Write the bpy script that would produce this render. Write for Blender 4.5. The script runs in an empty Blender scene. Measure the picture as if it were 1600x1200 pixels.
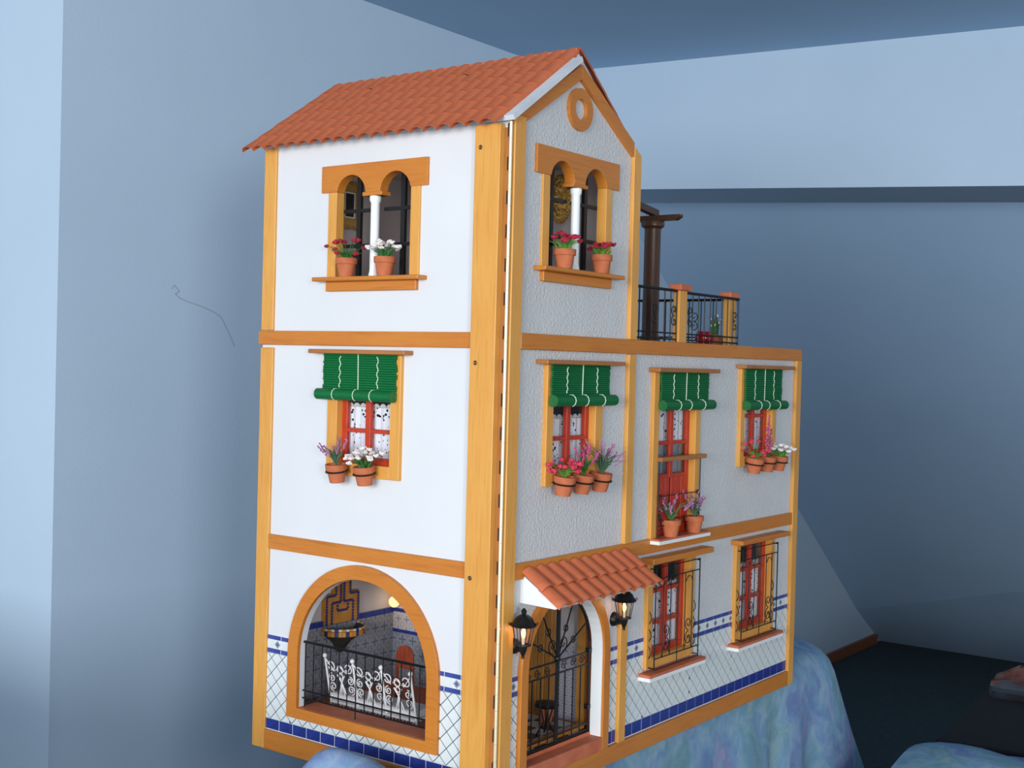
import bpy, bmesh, math, random
from mathutils import Vector, Matrix, noise as mnoise
from mathutils.geometry import tessellate_polygon
random.seed(7)
sc = bpy.context.scene
COL = sc.collection
PI = math.pi

# ------------------------------------------------------------------ camera
cam_d = bpy.data.cameras.new('camera')
cam = bpy.data.objects.new('camera', cam_d)
COL.objects.link(cam)
cam_d.sensor_width = 36.0
cam_d.lens = 1987.0 / 1600.0 * 36.0
cam_d.clip_start = 0.02
right = Vector((0.59549566, -0.80294722, 0.02570354))
down = Vector((0.00282861, -0.02989925, -0.99954892))
fwd = Vector((0.80335354, 0.59529975, -0.01553365))
m = Matrix((right, -down, -fwd)).transposed().to_4x4()
m.translation = Vector((-1.17730656, -0.88470675, 0.52347747))
cam.matrix_world = m
sc.camera = cam

# ------------------------------------------------------------------ world, lights, exposure
w = bpy.data.worlds.new('world')
sc.world = w
w.use_nodes = True
bg = w.node_tree.nodes['Background']
bg.inputs[0].default_value = (0.90, 0.95, 1.0, 1)
bg.inputs[1].default_value = 0.77

def area(name, loc, target, sx, sy, power, color):
    d = bpy.data.lights.new(name, 'AREA')
    d.shape = 'RECTANGLE'; d.size = sx; d.size_y = sy
    d.energy = power; d.color = color
    o = bpy.data.objects.new(name, d); COL.objects.link(o)
    o.location = loc
    o.rotation_euler = (Vector(target) - Vector(loc)).to_track_quat('-Z', 'Y').to_euler()
    return o
# daylight through the window in the wall to the left of the camera
area('window_daylight', (-4.0, -1.0, 0.76), (0.3, 0.35, 0.35), 2.0, 1.0, 138.0, (0.93, 0.96, 1.0))
area('second_window_daylight', (-3.25, -4.1, 0.72), (0.4, 0.4, 0.35), 0.75, 1.0, 80.0, (0.95, 0.97, 1.0))
def point(name, loc, power, color, r):
    d = bpy.data.lights.new(name, 'POINT')
    d.energy = power; d.color = color; d.shadow_soft_size = r
    o = bpy.data.objects.new(name, d); COL.objects.link(o); o.location = loc
    return o
sc.view_settings.view_transform = 'Standard'
sc.view_settings.look = 'None'
sc.view_settings.exposure = 0.0
sc.view_settings.gamma = 1.0
sc.view_settings.use_curve_mapping = False
sc.cycles.use_denoising = True
sc.cycles.max_bounces = 8

# ------------------------------------------------------------------ materials
def lin(c):
    return tuple(((x / 255) / 12.92 if x / 255 <= 0.04045 else ((x / 255 + 0.055) / 1.055) ** 2.4) for x in c) + (1.0,)
def base_mat(name, col, rough=0.5, metal=0.0, spec=0.5):
    mt = bpy.data.materials.new(name); mt.use_nodes = True
    b = mt.node_tree.nodes['Principled BSDF']
    b.inputs['Base Color'].default_value = lin(col)
    b.inputs['Roughness'].default_value = rough
    b.inputs['Metallic'].default_value = metal
    b.inputs['Specular IOR Level'].default_value = spec
    return mt, mt.node_tree.nodes, mt.node_tree.links, b
def coords(N, L, scale=(1, 1, 1), src='Object'):
    tc = N.new('ShaderNodeTexCoord'); mp = N.new('ShaderNodeMapping')
    mp.inputs['Scale'].default_value = scale
    L.new(tc.outputs[src], mp.inputs['Vector'])
    return mp.outputs['Vector']
def noise(N, L, vec, scale, detail=4.0, rough=0.55):
    n = N.new('ShaderNodeTexNoise'); n.inputs['Scale'].default_value = scale
    n.inputs['Detail'].default_value = detail; n.inputs['Roughness'].default_value = rough
    L.new(vec, n.inputs['Vector'])
    return n
def ramp(N, L, fac, stops):
    r = N.new('ShaderNodeValToRGB')
    e = r.color_ramp.elements
    while len(e) < len(stops): e.new(0.5)
    for i, (p, c) in enumerate(stops):
        e[i].position = p; e[i].color = lin(c) if len(c) == 3 else c
    L.new(fac, r.inputs['Fac'])
    return r.outputs['Color']
def bump(N, L, b, height, strength, dist=0.001):
    bp = N.new('ShaderNodeBump'); bp.inputs['Strength'].default_value = strength
    bp.inputs['Distance'].default_value = dist
    L.new(height, bp.inputs['Height']); L.new(bp.outputs['Normal'], b.inputs['Normal'])
def mottled(name, c1, c2, scale, rough=0.6, stretch=(1, 1, 1), bmp=0.0, bscale=None, dist=0.001, spec=0.4):
    mt, N, L, b = base_mat(name, c1, rough, 0, spec)
    v = coords(N, L, stretch)
    n = noise(N, L, v, scale)
    L.new(ramp(N, L, n.outputs['Fac'], [(0.3, c1), (0.7, c2)]), b.inputs['Base Color'])
    if bmp:
        n2 = noise(N, L, v, bscale or scale, 3)
        bump(N, L, b, n2.outputs['Fac'], bmp, dist)
    return mt
def wood(name, c1, c2, axis):
    st = {'x': (4, 60, 60), 'y': (60, 4, 60), 'z': (60, 60, 4)}[axis]
    mt, N, L, b = base_mat(name, c1, 0.38, 0, 0.45)
    v = coords(N, L, st)
    n = noise(N, L, v, 3.0, 5, 0.6)
    col = ramp(N, L, n.outputs['Fac'], [(0.25, c2), (0.5, c1), (0.8, c2)])
    v2 = coords(N, L, (1, 1, 1)); n2 = noise(N, L, v2, 9.0, 2)
    mx = N.new('ShaderNodeMix'); mx.data_type = 'RGBA'; mx.blend_type = 'MULTIPLY'; mx.inputs['Factor'].default_value = 0.35
    L.new(col, mx.inputs['A']); L.new(ramp(N, L, n2.outputs['Fac'], [(0.3, (235, 205, 170)), (0.7, (255, 255, 255))]), mx.inputs['B'])
    L.new(mx.outputs['Result'], b.inputs['Base Color'])
    bump(N, L, b, n.outputs['Fac'], 0.12, 0.0004)
    return mt
M = {}
HON1, HON2 = (224, 164, 80), (208, 144, 58)
ORA1, ORA2 = (203, 128, 48), (184, 108, 36)
for ax in 'xyz':
    M['wood_' + ax] = wood('honey_pine_' + ax, HON1, HON2, ax)
    M['orange_' + ax] = wood('orange_pine_' + ax, ORA1, ORA2, ax)
    M['brown_' + ax] = wood('brown_wood_' + ax, (176, 116, 62), (150, 92, 46), ax)
    M['dark_' + ax] = wood('dark_wood_' + ax, (92, 62, 42), (66, 44, 30), ax)
M['white'] = mottled('smooth_white', (220, 221, 222), (215, 216, 218), 6, 0.55)
M['stucco'] = mottled('white_stucco', (208, 208, 207), (201, 201, 201), 14, 0.75, (1, 1, 1), 0.9, 260, 0.0020)
M['inner_wall'] = mottled('interior_plaster', (196, 188, 188), (186, 178, 178), 8, 0.8)
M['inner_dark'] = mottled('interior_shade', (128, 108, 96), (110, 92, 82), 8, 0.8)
M['white_paint'] = mottled('white_paint', (238, 240, 238), (230, 233, 232), 12, 0.35)
M['grey_board'] = mottled('white_board', (222, 226, 230), (205, 210, 215), 30, 0.6)
M['terracotta'] = mottled('terracotta_tile', (206, 114, 74), (188, 97, 60), 45, 0.8, (1, 1, 1), 0.25, 300, 0.0006)
M['canopy_tile'] = mottled('terracotta_canopy', (208, 117, 78), (192, 99, 62), 60, 0.8, (1, 1, 1), 0.25, 300, 0.0006)
M['tile_gap'] = mottled('terracotta_underlay', (120, 56, 34), (100, 46, 28), 45, 0.9)
M['pot'] = mottled('clay_pot', (196, 112, 72), (176, 94, 58), 80, 0.8, (1, 1, 1), 0.2, 500, 0.0004)
M['floor_clay'] = mottled('clay_floor', (204, 116, 80), (184, 96, 64), 40, 0.6)
M['green'] = mottled('green_blind', (0, 112, 56), (0, 88, 42), 50, 0.5, (4, 4, 40))
M['cord'] = mottled('pale_cord', (226, 238, 214), (208, 222, 196), 200, 0.8)
M['red'] = mottled('red_paint', (196, 62, 34), (172, 48, 26), 30, 0.4, (8, 8, 2))
M['iron'] = mottled('black_iron', (20, 19, 20), (12, 12, 13), 200, 0.42, (1, 1, 1), 0, None, 0.001, 0.4)
M['brass'] = base_mat('brass', (250, 236, 196), 0.35, 0.55)[0]
M['screw'] = base_mat('dark_screw', (112, 88, 56), 0.35, 0.7)[0]
M['dark_slot'] = base_mat('dark_slot', (34, 24, 14), 0.7)[0]
M['white_iron'] = mottled('white_iron', (236, 236, 234), (224, 224, 222), 90, 0.4)
M['cushion'] = mottled('pale_cushion', (214, 192, 200), (198, 208, 202), 120, 0.9)
M['grout'] = base_mat('grey_grout', (66, 78, 84), 0.8)[0]
M['white_grout'] = base_mat('white_grout', (226, 228, 230), 0.8)[0]
M['tile_white'] = mottled('white_glaze', (224, 228, 226), (214, 219, 218), 25, 0.3)
M['tile_blue'] = mottled('blue_glaze', (46, 62, 142), (34, 48, 118), 40, 0.25)
M['border_blue'] = mottled('border_blue_glaze', (70, 84, 156), (54, 68, 134), 40, 0.25)
M['leaf'] = mottled('leaf_green', (74, 128, 60), (48, 98, 48), 120, 0.6)
M['leaf_grey'] = mottled('leaf_grey_green', (92, 122, 92), (64, 96, 74), 120, 0.6)
M['leaf_bright'] = mottled('leaf_bright_green', (110, 160, 58), (72, 128, 44), 120, 0.6)
M['fl_red'] = mottled('crimson_petal', (190, 36, 66), (158, 24, 52), 200, 0.6)
M['fl_dark'] = mottled('dark_red_petal', (176, 40, 58), (140, 26, 44), 200, 0.6)
M['fl_pink'] = mottled('pink_red_petal', (224, 70, 96), (196, 46, 76), 200, 0.6)
M['fl_lav'] = mottled('lavender_petal', (190, 130, 168), (156, 96, 144), 200, 0.6)
M['fl_rose'] = mottled('rose_petal', (206, 96, 134), (180, 74, 116), 200, 0.6)
M['fl_white'] = mottled('white_petal', (244, 236, 232), (230, 218, 216), 200, 0.6)
M['soil'] = mottled('soil', (70, 50, 36), (50, 36, 26), 200, 0.9)
M['red_glaze'] = mottled('red_glaze', (150, 24, 30), (116, 16, 24), 60, 0.15)
M['gold'] = base_mat('gilt', (196, 160, 84), 0.42, 0.55)[0]
M['mirror'] = mottled('old_mirror', (122, 118, 120), (104, 100, 104), 30, 0.15, (1, 1, 1), 0, None, 0.001, 0.8)
M['picture'] = mottled('dark_picture', (46, 44, 50), (24, 22, 28), 60, 0.5)
M['candle'] = base_mat('candle_wax', (236, 214, 180), 0.6)[0]
M['chair_wood'] = mottled('red_brown_wood', (168, 76, 46), (136, 56, 34), 40, 0.45, (4, 4, 1))
M['black_tile'] = mottled('black_floor_tile', (44, 38, 36), (32, 28, 28), 60, 0.3)
M['pale_tile'] = mottled('pale_floor_tile', (214, 212, 204), (198, 196, 190), 60, 0.3)
M['ochre_x'] = wood('ochre_wood', (186, 130, 58), (156, 102, 40), 'z')
M['carpet'] = mottled('dark_carpet', (66, 80, 82), (52, 67, 71), 90, 0.95, (1, 1, 1), 0.5, 500, 0.003)
M['leather'] = mottled('dark_brown_leather', (33, 29, 30), (24, 21, 23), 60, 0.75, (1, 1, 1), 0.3, 200, 0.002)
M['red_cloth'] = mottled('red_print_cloth', (112, 30, 28), (120, 96, 86), 34, 0.85)
M['baseboard'] = wood('baseboard_wood', (150, 92, 60), (122, 70, 44), 'x')
def wall_paint(name, c1, c2, rough=0.8):
    mt, N, L, b = base_mat(name, c1, rough, 0, 0.25)
    v = coords(N, L)
    n = noise(N, L, v, 2.2, 3)
    L.new(ramp(N, L, n.outputs['Fac'], [(0.3, c1), (0.7, c2)]), b.inputs['Base Color'])
    n2 = noise(N, L, v, 140, 3)
    bump(N, L, b, n2.outputs['Fac'], 0.15, 0.002)
    return mt
M['blue_wall'] = wall_paint('blue_wall_paint', (190, 209, 226), (185, 205, 222))
M['blue_ceiling'] = wall_paint('blue_ceiling_paint', (168, 196, 222), (163, 191, 218))
M['stain'] = base_mat('wall_stain', (164, 176, 184), 0.9)[0]
def glass_mat(name, col=(235, 242, 245), gl=0.12, rough=0.05):
    mt = bpy.data.materials.new(name); mt.use_nodes = True
    N, L = mt.node_tree.nodes, mt.node_tree.links
    N.remove(N['Principled BSDF'])
    t = N.new('ShaderNodeBsdfTransparent'); t.inputs[0].default_value = lin(col)
    g = N.new('ShaderNodeBsdfGlossy'); g.inputs['Roughness'].default_value = rough
    fr = N.new('ShaderNodeLayerWeight'); fr.inputs[0].default_value = 0.5
    pw = N.new('ShaderNodeMath'); pw.operation = 'POWER'; pw.inputs[1].default_value = 4.0
    L.new(fr.outputs['Facing'], pw.inputs[0])
    ad = N.new('ShaderNodeMath'); ad.operation = 'MULTIPLY_ADD'; ad.inputs[1].default_value = 0.5; ad.inputs[2].default_value = gl * 0.25
    L.new(pw.outputs[0], ad.inputs[0])
    mx = N.new('ShaderNodeMixShader')
    L.new(ad.outputs[0], mx.inputs[0]); L.new(t.outputs[0], mx.inputs[1]); L.new(g.outputs[0], mx.inputs[2])
    L.new(mx.outputs[0], N['Material Output'].inputs['Surface'])
    return mt
M['glass'] = glass_mat('window_glass', (250, 252, 253), 0.06)
M['plastic'] = glass_mat('clear_plastic', (225, 230, 235), 0.5, 0.2)
def emit(name, col, strength):
    mt = bpy.data.materials.new(name); mt.use_nodes = True
    N, L = mt.node_tree.nodes, mt.node_tree.links
    N.remove(N['Principled BSDF'])
    e = N.new('ShaderNodeEmission'); e.inputs[0].default_value = lin(col); e.inputs[1].default_value = strength
    L.new(e.outputs[0], N['Material Output'].inputs['Surface'])
    return mt
M['flame'] = emit('flame_glow', (255, 190, 110), 5.0)
M['globe'] = emit('lamp_globe_glow', (255, 206, 150), 1.6)
def lace():
    mt, N, L, b = base_mat('white_lace', (236, 232, 236), 0.85)
    v = coords(N, L, (1, 1, 1))
    vo = N.new('ShaderNodeTexVoronoi'); vo.inputs['Scale'].default_value = 190
    L.new(v, vo.inputs['Vector'])
    big = noise(N, L, v, 48, 1)
    th = N.new('ShaderNodeMapRange'); th.inputs[1].default_value = 0.42; th.inputs[2].default_value = 0.62
    th.inputs[3].default_value = 0.14; th.inputs[4].default_value = 0.36
    L.new(big.outputs['Fac'], th.inputs[0])
    lt = N.new('ShaderNodeMath'); lt.operation = 'LESS_THAN'
    L.new(vo.outputs['Distance'], lt.inputs[0]); L.new(th.outputs[0], lt.inputs[1])
    tr = N.new('ShaderNodeBsdfTransparent'); mx = N.new('ShaderNodeMixShader')
    L.new(lt.outputs[0], mx.inputs[0]); L.new(b.outputs[0], mx.inputs[1]); L.new(tr.outputs[0], mx.inputs[2])
    L.new(mx.outputs[0], N['Material Output'].inputs['Surface'])
    return mt
M['lace'] = lace()
def flower_tile():
    mt, N, L, b = base_mat('flower_tile_glaze', (226, 229, 228), 0.3)
    v = coords(N, L)
    ab = N.new('ShaderNodeVectorMath'); ab.operation = 'ABSOLUTE'; L.new(v, ab.inputs[0])
    dt = N.new('ShaderNodeVectorMath'); dt.operation = 'DOT_PRODUCT'; dt.inputs[1].default_value = (1, 1, 1); L.new(ab.outputs[0], dt.inputs[0])
    c = ramp(N, L, dt.outputs['Value'], [(0.0, (96, 104, 132)), (0.0060, (104, 112, 136)), (0.0064, (226, 229, 228)), (0.02, (226, 229, 228))])
    L.new(c, b.inputs['Base Color'])
    return mt
M['flower_tile'] = flower_tile()
def azulejo(name, cell, cols):
    mt, N, L, b = base_mat(name, (120, 124, 140), 0.35)
    v = coords(N, L)
    sp = N.new('ShaderNodeSeparateXYZ'); L.new(v, sp.inputs[0])
    def cellf(sock):
        a = N.new('ShaderNodeMath'); a.operation = 'PINGPONG'; a.inputs[1].default_value = cell / 2
        L.new(sock, a.inputs[0]); d = N.new('ShaderNodeMath'); d.operation = 'DIVIDE'; d.inputs[1].default_value = cell / 2
        L.new(a.outputs[0], d.inputs[0]); return d.outputs[0]
    s = N.new('ShaderNodeMath'); s.operation = 'ADD'; L.new(sp.outputs[0], s.inputs[0]); L.new(sp.outputs[1], s.inputs[1])
    fx, fz = cellf(s.outputs[0]), cellf(sp.outputs[2])
    def mth(op, a, b=None, v=None):
        q = N.new('ShaderNodeMath'); q.operation = op; L.new(a, q.inputs[0])
        if b is not None: L.new(b, q.inputs[1])
        elif v is not None: q.inputs[1].default_value = v
        return q.outputs[0]
    rad = mth('SQRT', mth('ADD', mth('MULTIPLY', fx, fx), mth('MULTIPLY', fz, fz)))
    ang = mth('ARCTAN2', fx, fz)
    pet = mth('ABSOLUTE', mth('SINE', mth('MULTIPLY', ang, None, 4.0)))
    tot = mth('ADD', mth('MULTIPLY', rad, None, 1.5), mth('MULTIPLY', pet, None, 0.45))
    sm = N.new('ShaderNodeMath'); sm.operation = 'ADD'; sm.inputs[1].default_value = 0.0
    L.new(tot, sm.inputs[0])
    w1 = N.new('ShaderNodeMath'); w1.operation = 'FRACT'; L.new(sm.outputs[0], w1.inputs[0])
    cr = N.new('ShaderNodeValToRGB'); cr.color_ramp.interpolation = 'CONSTANT'
    e = cr.color_ramp.elements
    while len(e) < len(cols): e.new(0.5)
    for i, (p, c) in enumerate(cols): e[i].position = p; e[i].color = lin(c)
    L.new(w1.outputs[0], cr.inputs['Fac'])
    L.new(cr.outputs['Color'], b.inputs['Base Color'])
    return mt
M['azulejo'] = azulejo('patterned_tile', 0.0200, [(0, (58, 60, 80)), (0.12, (170, 172, 178)), (0.34, (74, 78, 100)), (0.5, (184, 184, 188)), (0.70, (66, 82, 92)), (0.86, (150, 156, 166))])
M['azulejo_gold'] = azulejo('gold_border_tile', 0.0165, [(0, (70, 84, 130)), (0.12, (206, 206, 206)), (0.4, (190, 130, 60)), (0.6, (216, 214, 210)), (0.8, (92, 100, 130)), (0.9, (200, 200, 204))])
M['azulejo_door'] = azulejo('hall_tile', 0.012, [(0, (60, 60, 92)), (0.15, (206, 204, 216)), (0.5, (98, 84, 120)), (0.62, (214, 212, 220)), (0.85, (60, 56, 84)), (0.92, (200, 198, 210))])
M['mosaic_gold'] = mottled('ochre_mosaic', (206, 142, 58), (180, 116, 44), 60, 0.4)
M['mosaic_blue'] = mottled('blue_mosaic', (56, 56, 118), (40, 40, 92), 60, 0.4)
M['mosaic_white'] = mottled('cream_mosaic', (220, 206, 184), (204, 190, 168), 60, 0.4)
M['basin_dark'] = mottled('dark_basin', (66, 62, 56), (46, 44, 40), 40, 0.6)
def bedspread():
    mt, N, L, b = base_mat('pastel_print_cotton', (120, 160, 190), 0.9, 0, 0.15)
    v = coords(N, L)
    wp = noise(N, L, v, 5.5, 3)
    ad = N.new('ShaderNodeMix'); ad.data_type = 'RGBA'; ad.blend_type = 'LINEAR_LIGHT'; ad.inputs['Factor'].default_value = 0.18
    L.new(v, ad.inputs['A']); L.new(wp.outputs['Color'], ad.inputs['B'])
    n1 = noise(N, L, ad.outputs['Result'], 5.2, 3, 0.55)
    c1 = ramp(N, L, n1.outputs['Fac'], [(0.30, (138, 112, 168)), (0.41, (112, 142, 188)), (0.48, (132, 168, 196)), (0.57, (112, 158, 164)), (0.64, (150, 172, 182)), (0.72, (186, 188, 186))])
    n2 = noise(N, L, ad.outputs['Result'], 26, 4, 0.6)
    c2 = ramp(N, L, n2.outputs['Fac'], [(0.35, (100, 130, 158)), (0.5, (136, 166, 184)), (0.68, (196, 200, 196))])
    mx = N.new('ShaderNodeMix'); mx.data_type = 'RGBA'; mx.inputs['Factor'].default_value = 0.32
    L.new(c1, mx.inputs['A']); L.new(c2, mx.inputs['B'])
    L.new(mx.outputs['Result'], b.inputs['Base Color'])
    n3 = noise(N, L, v, 60, 3); bump(N, L, b, n3.outputs['Fac'], 0.25, 0.004)
    return mt
M['bedspread'] = bedspread()

# ------------------------------------------------------------------ mesh helpers
class MB:
    def __init__(s, T=None): s.v = []; s.f = []; s.T = T
    def add(s, vs, fs):
        b = len(s.v)
        s.v += [s.T(*p) if s.T else tuple(p) for p in vs]
        s.f += [tuple(b + i for i in f) for f in fs]
        return s
    def box(s, x0, x1, y0, y1, z0, z1):
        vs = [(x, y, z) for x in (x0, x1) for y in (y0, y1) for z in (z0, z1)]
        return s.add(vs, [(0, 1, 3, 2), (4, 6, 7, 5), (0, 4, 5, 1), (2, 3, 7, 6), (0, 2, 6, 4), (1, 5, 7, 3)])
    def prism(s, outer, holes, d0, d1, mp=lambda a, b, d: (a, d, b)):
        """polygon (with holes) in the (a, b) plane, extruded over d0..d1; mp gives the local point"""
        loops = [outer] + list(holes)
        flat = [p for l in loops for p in l]
        n = len(flat)
        tris = tessellate_polygon([[Vector((p[0], p[1], 0)) for p in l] for l in loops])
        vs = [mp(a, b, d0) for a, b in flat] + [mp(a, b, d1) for a, b in flat]
        fs = [tuple(t) for t in tris] + [tuple(i + n for i in reversed(t)) for t in tris]
        k = 0
        for l in loops:
            for i in range(len(l)):
                a, b = k + i, k + (i + 1) % len(l)
                fs.append((a, b, b + n, a + n))
            k += len(l)
        return s.add(vs, fs)
    def tube(s, path, r, n=6, closed=False, cap=True):
        P = [Vector(p) for p in path]
        R = r if isinstance(r, (list, tuple)) else [r] * len(P)
        vs = []; fs = []
        prev = None
        for i, p in enumerate(P):
            if closed: t = P[(i + 1) % len(P)] - P[i - 1]
            else: t = P[min(i + 1, len(P) - 1)] - P[max(i - 1, 0)]
            t = t.normalized() if t.length > 1e-9 else Vector((0, 0, 1))
            u = prev - t * prev.dot(t) if prev else t.orthogonal()
            if u.length < 1e-6: u = t.orthogonal()
            u.normalize(); prev = u
            w_ = t.cross(u)
            for k in range(n):
                a = 2 * PI * k / n
                vs.append(tuple(p + (u * math.cos(a) + w_ * math.sin(a)) * R[i]))
        m_ = len(P)
        for i in range(m_ if closed else m_ - 1):
            j = (i + 1) % m_
            for k in range(n):
                fs.append((i * n + k, i * n + (k + 1) % n, j * n + (k + 1) % n, j * n + k))
        if cap and not closed:
            fs.append(tuple(range(n - 1, -1, -1))); fs.append(tuple((m_ - 1) * n + k for k in range(n)))
        return s.add(vs, fs)
    def lathe(s, prof, c=(0, 0, 0), n=16, mat=None, a0=0.0, a1=2 * PI):
        full = abs(a1 - a0 - 2 * PI) < 1e-6
        k = n if full else n + 1
        vs = []; fs = []
        for r, z in prof:
            for i in range(k):
                a = a0 + (a1 - a0) * i / n
                p = Vector((r * math.cos(a), r * math.sin(a), z))
                if mat is not None: p = mat @ p
                vs.append((p.x + c[0], p.y + c[1], p.z + c[2]))
        for j in range(len(prof) - 1):
            for i in range(n):
                a, b = j * k + i, j * k + (i + 1) % k
                fs.append((a, b, b + k, a + k))
        if full:
            if prof[0][0] > 1e-9: fs.append(tuple(range(k - 1, -1, -1)))
            if prof[-1][0] > 1e-9: fs.append(tuple((len(prof) - 1) * k + i for i in range(k)))
        return s.add(vs, fs)
    def ball(s, c, r, n=8, m_=5, sz=1.0):
        prof = [(max(1e-6, r * math.sin(PI * i / m_)), -r * sz * math.cos(PI * i / m_)) for i in range(m_ + 1)]
        prof[0] = (r * 0.02, prof[0][1]); prof[-1] = (r * 0.02, prof[-1][1])
        return s.lathe(prof, c, n)
    def build(s, name, mat, parent=None, smooth=False, bevel=0.0, seg=1, off=None, loc=None):
        me = bpy.data.meshes.new(name)
        o_ = Vector(off) if off is not None else (base_of(parent) if parent else Vector((0, 0, 0)))
        if loc is not None: o_ = o_ + Vector(loc)
        me.from_pydata([tuple(Vector(p) - o_) for p in s.v], [], s.f)
        bm = bmesh.new(); bm.from_mesh(me)
        bmesh.ops.remove_doubles(bm, verts=bm.verts, dist=1e-6)
        bmesh.ops.recalc_face_normals(bm, faces=bm.faces)
        bm.to_mesh(me); bm.free()
        if smooth:
            me.polygons.foreach_set('use_smooth', [True] * len(me.polygons))
            try: me.set_sharp_from_angle(angle=math.radians(40))
            except Exception: pass
        me.materials.append(M[mat])
        o = bpy.data.objects.new(name, me); COL.objects.link(o)
        if parent: o.parent = parent
        if loc is not None: o.location = loc
        if bevel:
            bv = o.modifiers.new('bevel', 'BEVEL'); bv.width = bevel; bv.segments = seg; bv.limit_method = 'ANGLE'
        return o
def base_of(o):
    b = Vector((0, 0, 0))
    while o: b += o.location; o = o.parent
    return b
def thing(name, label, cat, loc=(0, 0, 0), group=None):
    o = bpy.data.objects.new(name, None); COL.objects.link(o)
    o.location = loc; o.empty_display_size = 0.02
    o['label'] = label; o['category'] = cat
    if group: o['group'] = group
    return o
def tag(o, label, cat, group=None):
    o['label'] = label; o['category'] = cat
    if group: o['group'] = group
    return o
def stuff(o): o['kind'] = 'stuff'; return o
def struct(o): o['kind'] = 'structure'; return o
def arc(cx, cz, r, a0, a1, n, rz=None):
    rz = rz or r
    return [(cx + r * math.cos(a0 + (a1 - a0) * i / n), cz + rz * math.sin(a0 + (a1 - a0) * i / n)) for i in range(n + 1)]
def spiral(cx, cz, r0, r1, a0, turns, n=18):
    return [(cx + (r0 + (r1 - r0) * i / n) * math.cos(a0 + turns * 2 * PI * i / n), cz + (r0 + (r1 - r0) * i / n) * math.sin(a0 + turns * 2 * PI * i / n)) for i in range(n + 1)]
# faces of the house: local (a, d, z) = along the wall, outwards, up
LEFT = lambda a, d, z: (-d, a, z)
FRONT = lambda a, d, z: (a, -d, z)
GR = {id(LEFT): 'y', id(FRONT): 'x'}

# ================================================================== ROOM
YB = 1.1128
def bz(y): return 1.0075 + 0.053 * (y - YB)
def cz(y): return 1.3331 + 0.034 * (y - YB)
struct(MB().box(-3.4, 4.6, -3.2, 3.4, -0.75, -0.65).build('floor', 'carpet'))
wb = struct(MB().box(0.156, 4.5, YB, 3.4, -0.66, 1.5).build('wall_back', 'blue_wall'))
bm_ = MB(); bm_.add([(-3.4, -3.2, cz(-3.2)), (2.2, -3.2, cz(-3.2)), (2.2, 3.4, cz(3.4)), (-3.4, 3.4, cz(3.4)),
                     (-3.4, -3.2, 1.6), (2.2, -3.2, 1.6), (2.2, 3.4, 1.6), (-3.4, 3.4, 1.6)],
                    [(0, 1, 2, 3), (7, 6, 5, 4), (0, 4, 5, 1), (1, 5, 6, 2), (2, 6, 7, 3), (3, 7, 4, 0)])
struct(bm_.build('ceiling', 'blue_ceiling'))
bm_ = MB()
ys = (-3.2, 1.75); xs = (1.7211, 2.06)
vs = [(x, y, z) for y in ys for x in xs for z in (bz(y), 1.5)]
bm_.add(vs, [(0, 1, 3, 2), (4, 6, 7, 5), (0, 2, 6, 4), (1, 5, 7, 3), (0, 4, 5, 1), (2, 3, 7, 6)])
struct(bm_.build('trim_1', 'blue_wall'))
# sloped attic side running from the beam down to the floor
bm_ = MB()
pro = lambda y: [(2.03, bz(y)), (4.296, -0.66), (4.6, -0.66), (2.3, bz(y) + 0.02)]
A, B = pro(-3.2), pro(1.75)
bm_.add([(x, -3.2, z) for x, z in A] + [(x, 1.75, z) for x, z in B], [(0, 1, 2, 3), (7, 6, 5, 4), (0, 4, 5, 1), (1, 5, 6, 2), (2, 6, 7, 3), (3, 7, 4, 0)])
struct(bm_.build('wall_right', 'blue_ceiling'))
# half-height blocker added out of view, left, to shade wall foot and house base
struct(MB().box(-0.66, -0.58, 0.085, YB, -0.65, 0.12).build('unseen_shade_block', 'blue_wall'))
struct(MB().box(0.3, 4.22, YB - 0.014, YB + 0.002, -0.65, -0.608).build('baseboard_back', 'baseboard'))
# fine crack stain on the back wall, lying in the paint
st = MB()
pts = [(0.405, 0.652), (0.412, 0.660), (0.424, 0.648), (0.414, 0.643), (0.424, 0.636), (0.452, 0.628), (0.480, 0.622), (0.512, 0.612), (0.530, 0.602), (0.541, 0.586), (0.552, 0.570), (0.566, 0.545)]
for (x0, z0), (x1, z1) in zip(pts, pts[1:]):
    dx, dz = x1 - x0, z1 - z0; l = math.hypot(dx, dz); nx, nz = -dz / l * 0.0011, dx / l * 0.0011
    st.add([(x0 - nx, YB - 0.0003, z0 - nz), (x0 + nx, YB - 0.0003, z0 + nz), (x1 + nx, YB - 0.0003, z1 + nz), (x1 - nx, YB - 0.0003, z1 - nz)], [(0, 1, 2, 3)])
st.build('crack_stain', 'stain', wb)

# ================================================================== DOLLHOUSE
house = thing('dollhouse', 'white three storey dollhouse with honey wood trim and terracotta roof', 'dollhouse')
# --- side wall (left face)
AC, AR, AS, AB = 0.2115, 0.111, 0.136, 0.0660
arch_in = [(AC + AR, AB)] + [(AC + AR, AS)] + arc(AC, AS, AR, 0, PI, 28)[1:] + [(AC - AR, AB)]
holes = [arch_in, [(0.1680, 0.3905), (0.2620, 0.3905), (0.2620, 0.5325), (0.1680, 0.5325)],
         [(0.1455, 0.6255), (0.2740, 0.6255), (0.2740, 0.765), (0.1455, 0.765)]]
sw = MB(LEFT); sw.prism([(0.0, 0.0), (0.4074, 0.0), (0.4074, 0.8090), (0.0, 0.8090)], holes, -0.010, 0.0)
side_wall = sw.build('side_wall', 'white', house)
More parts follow.
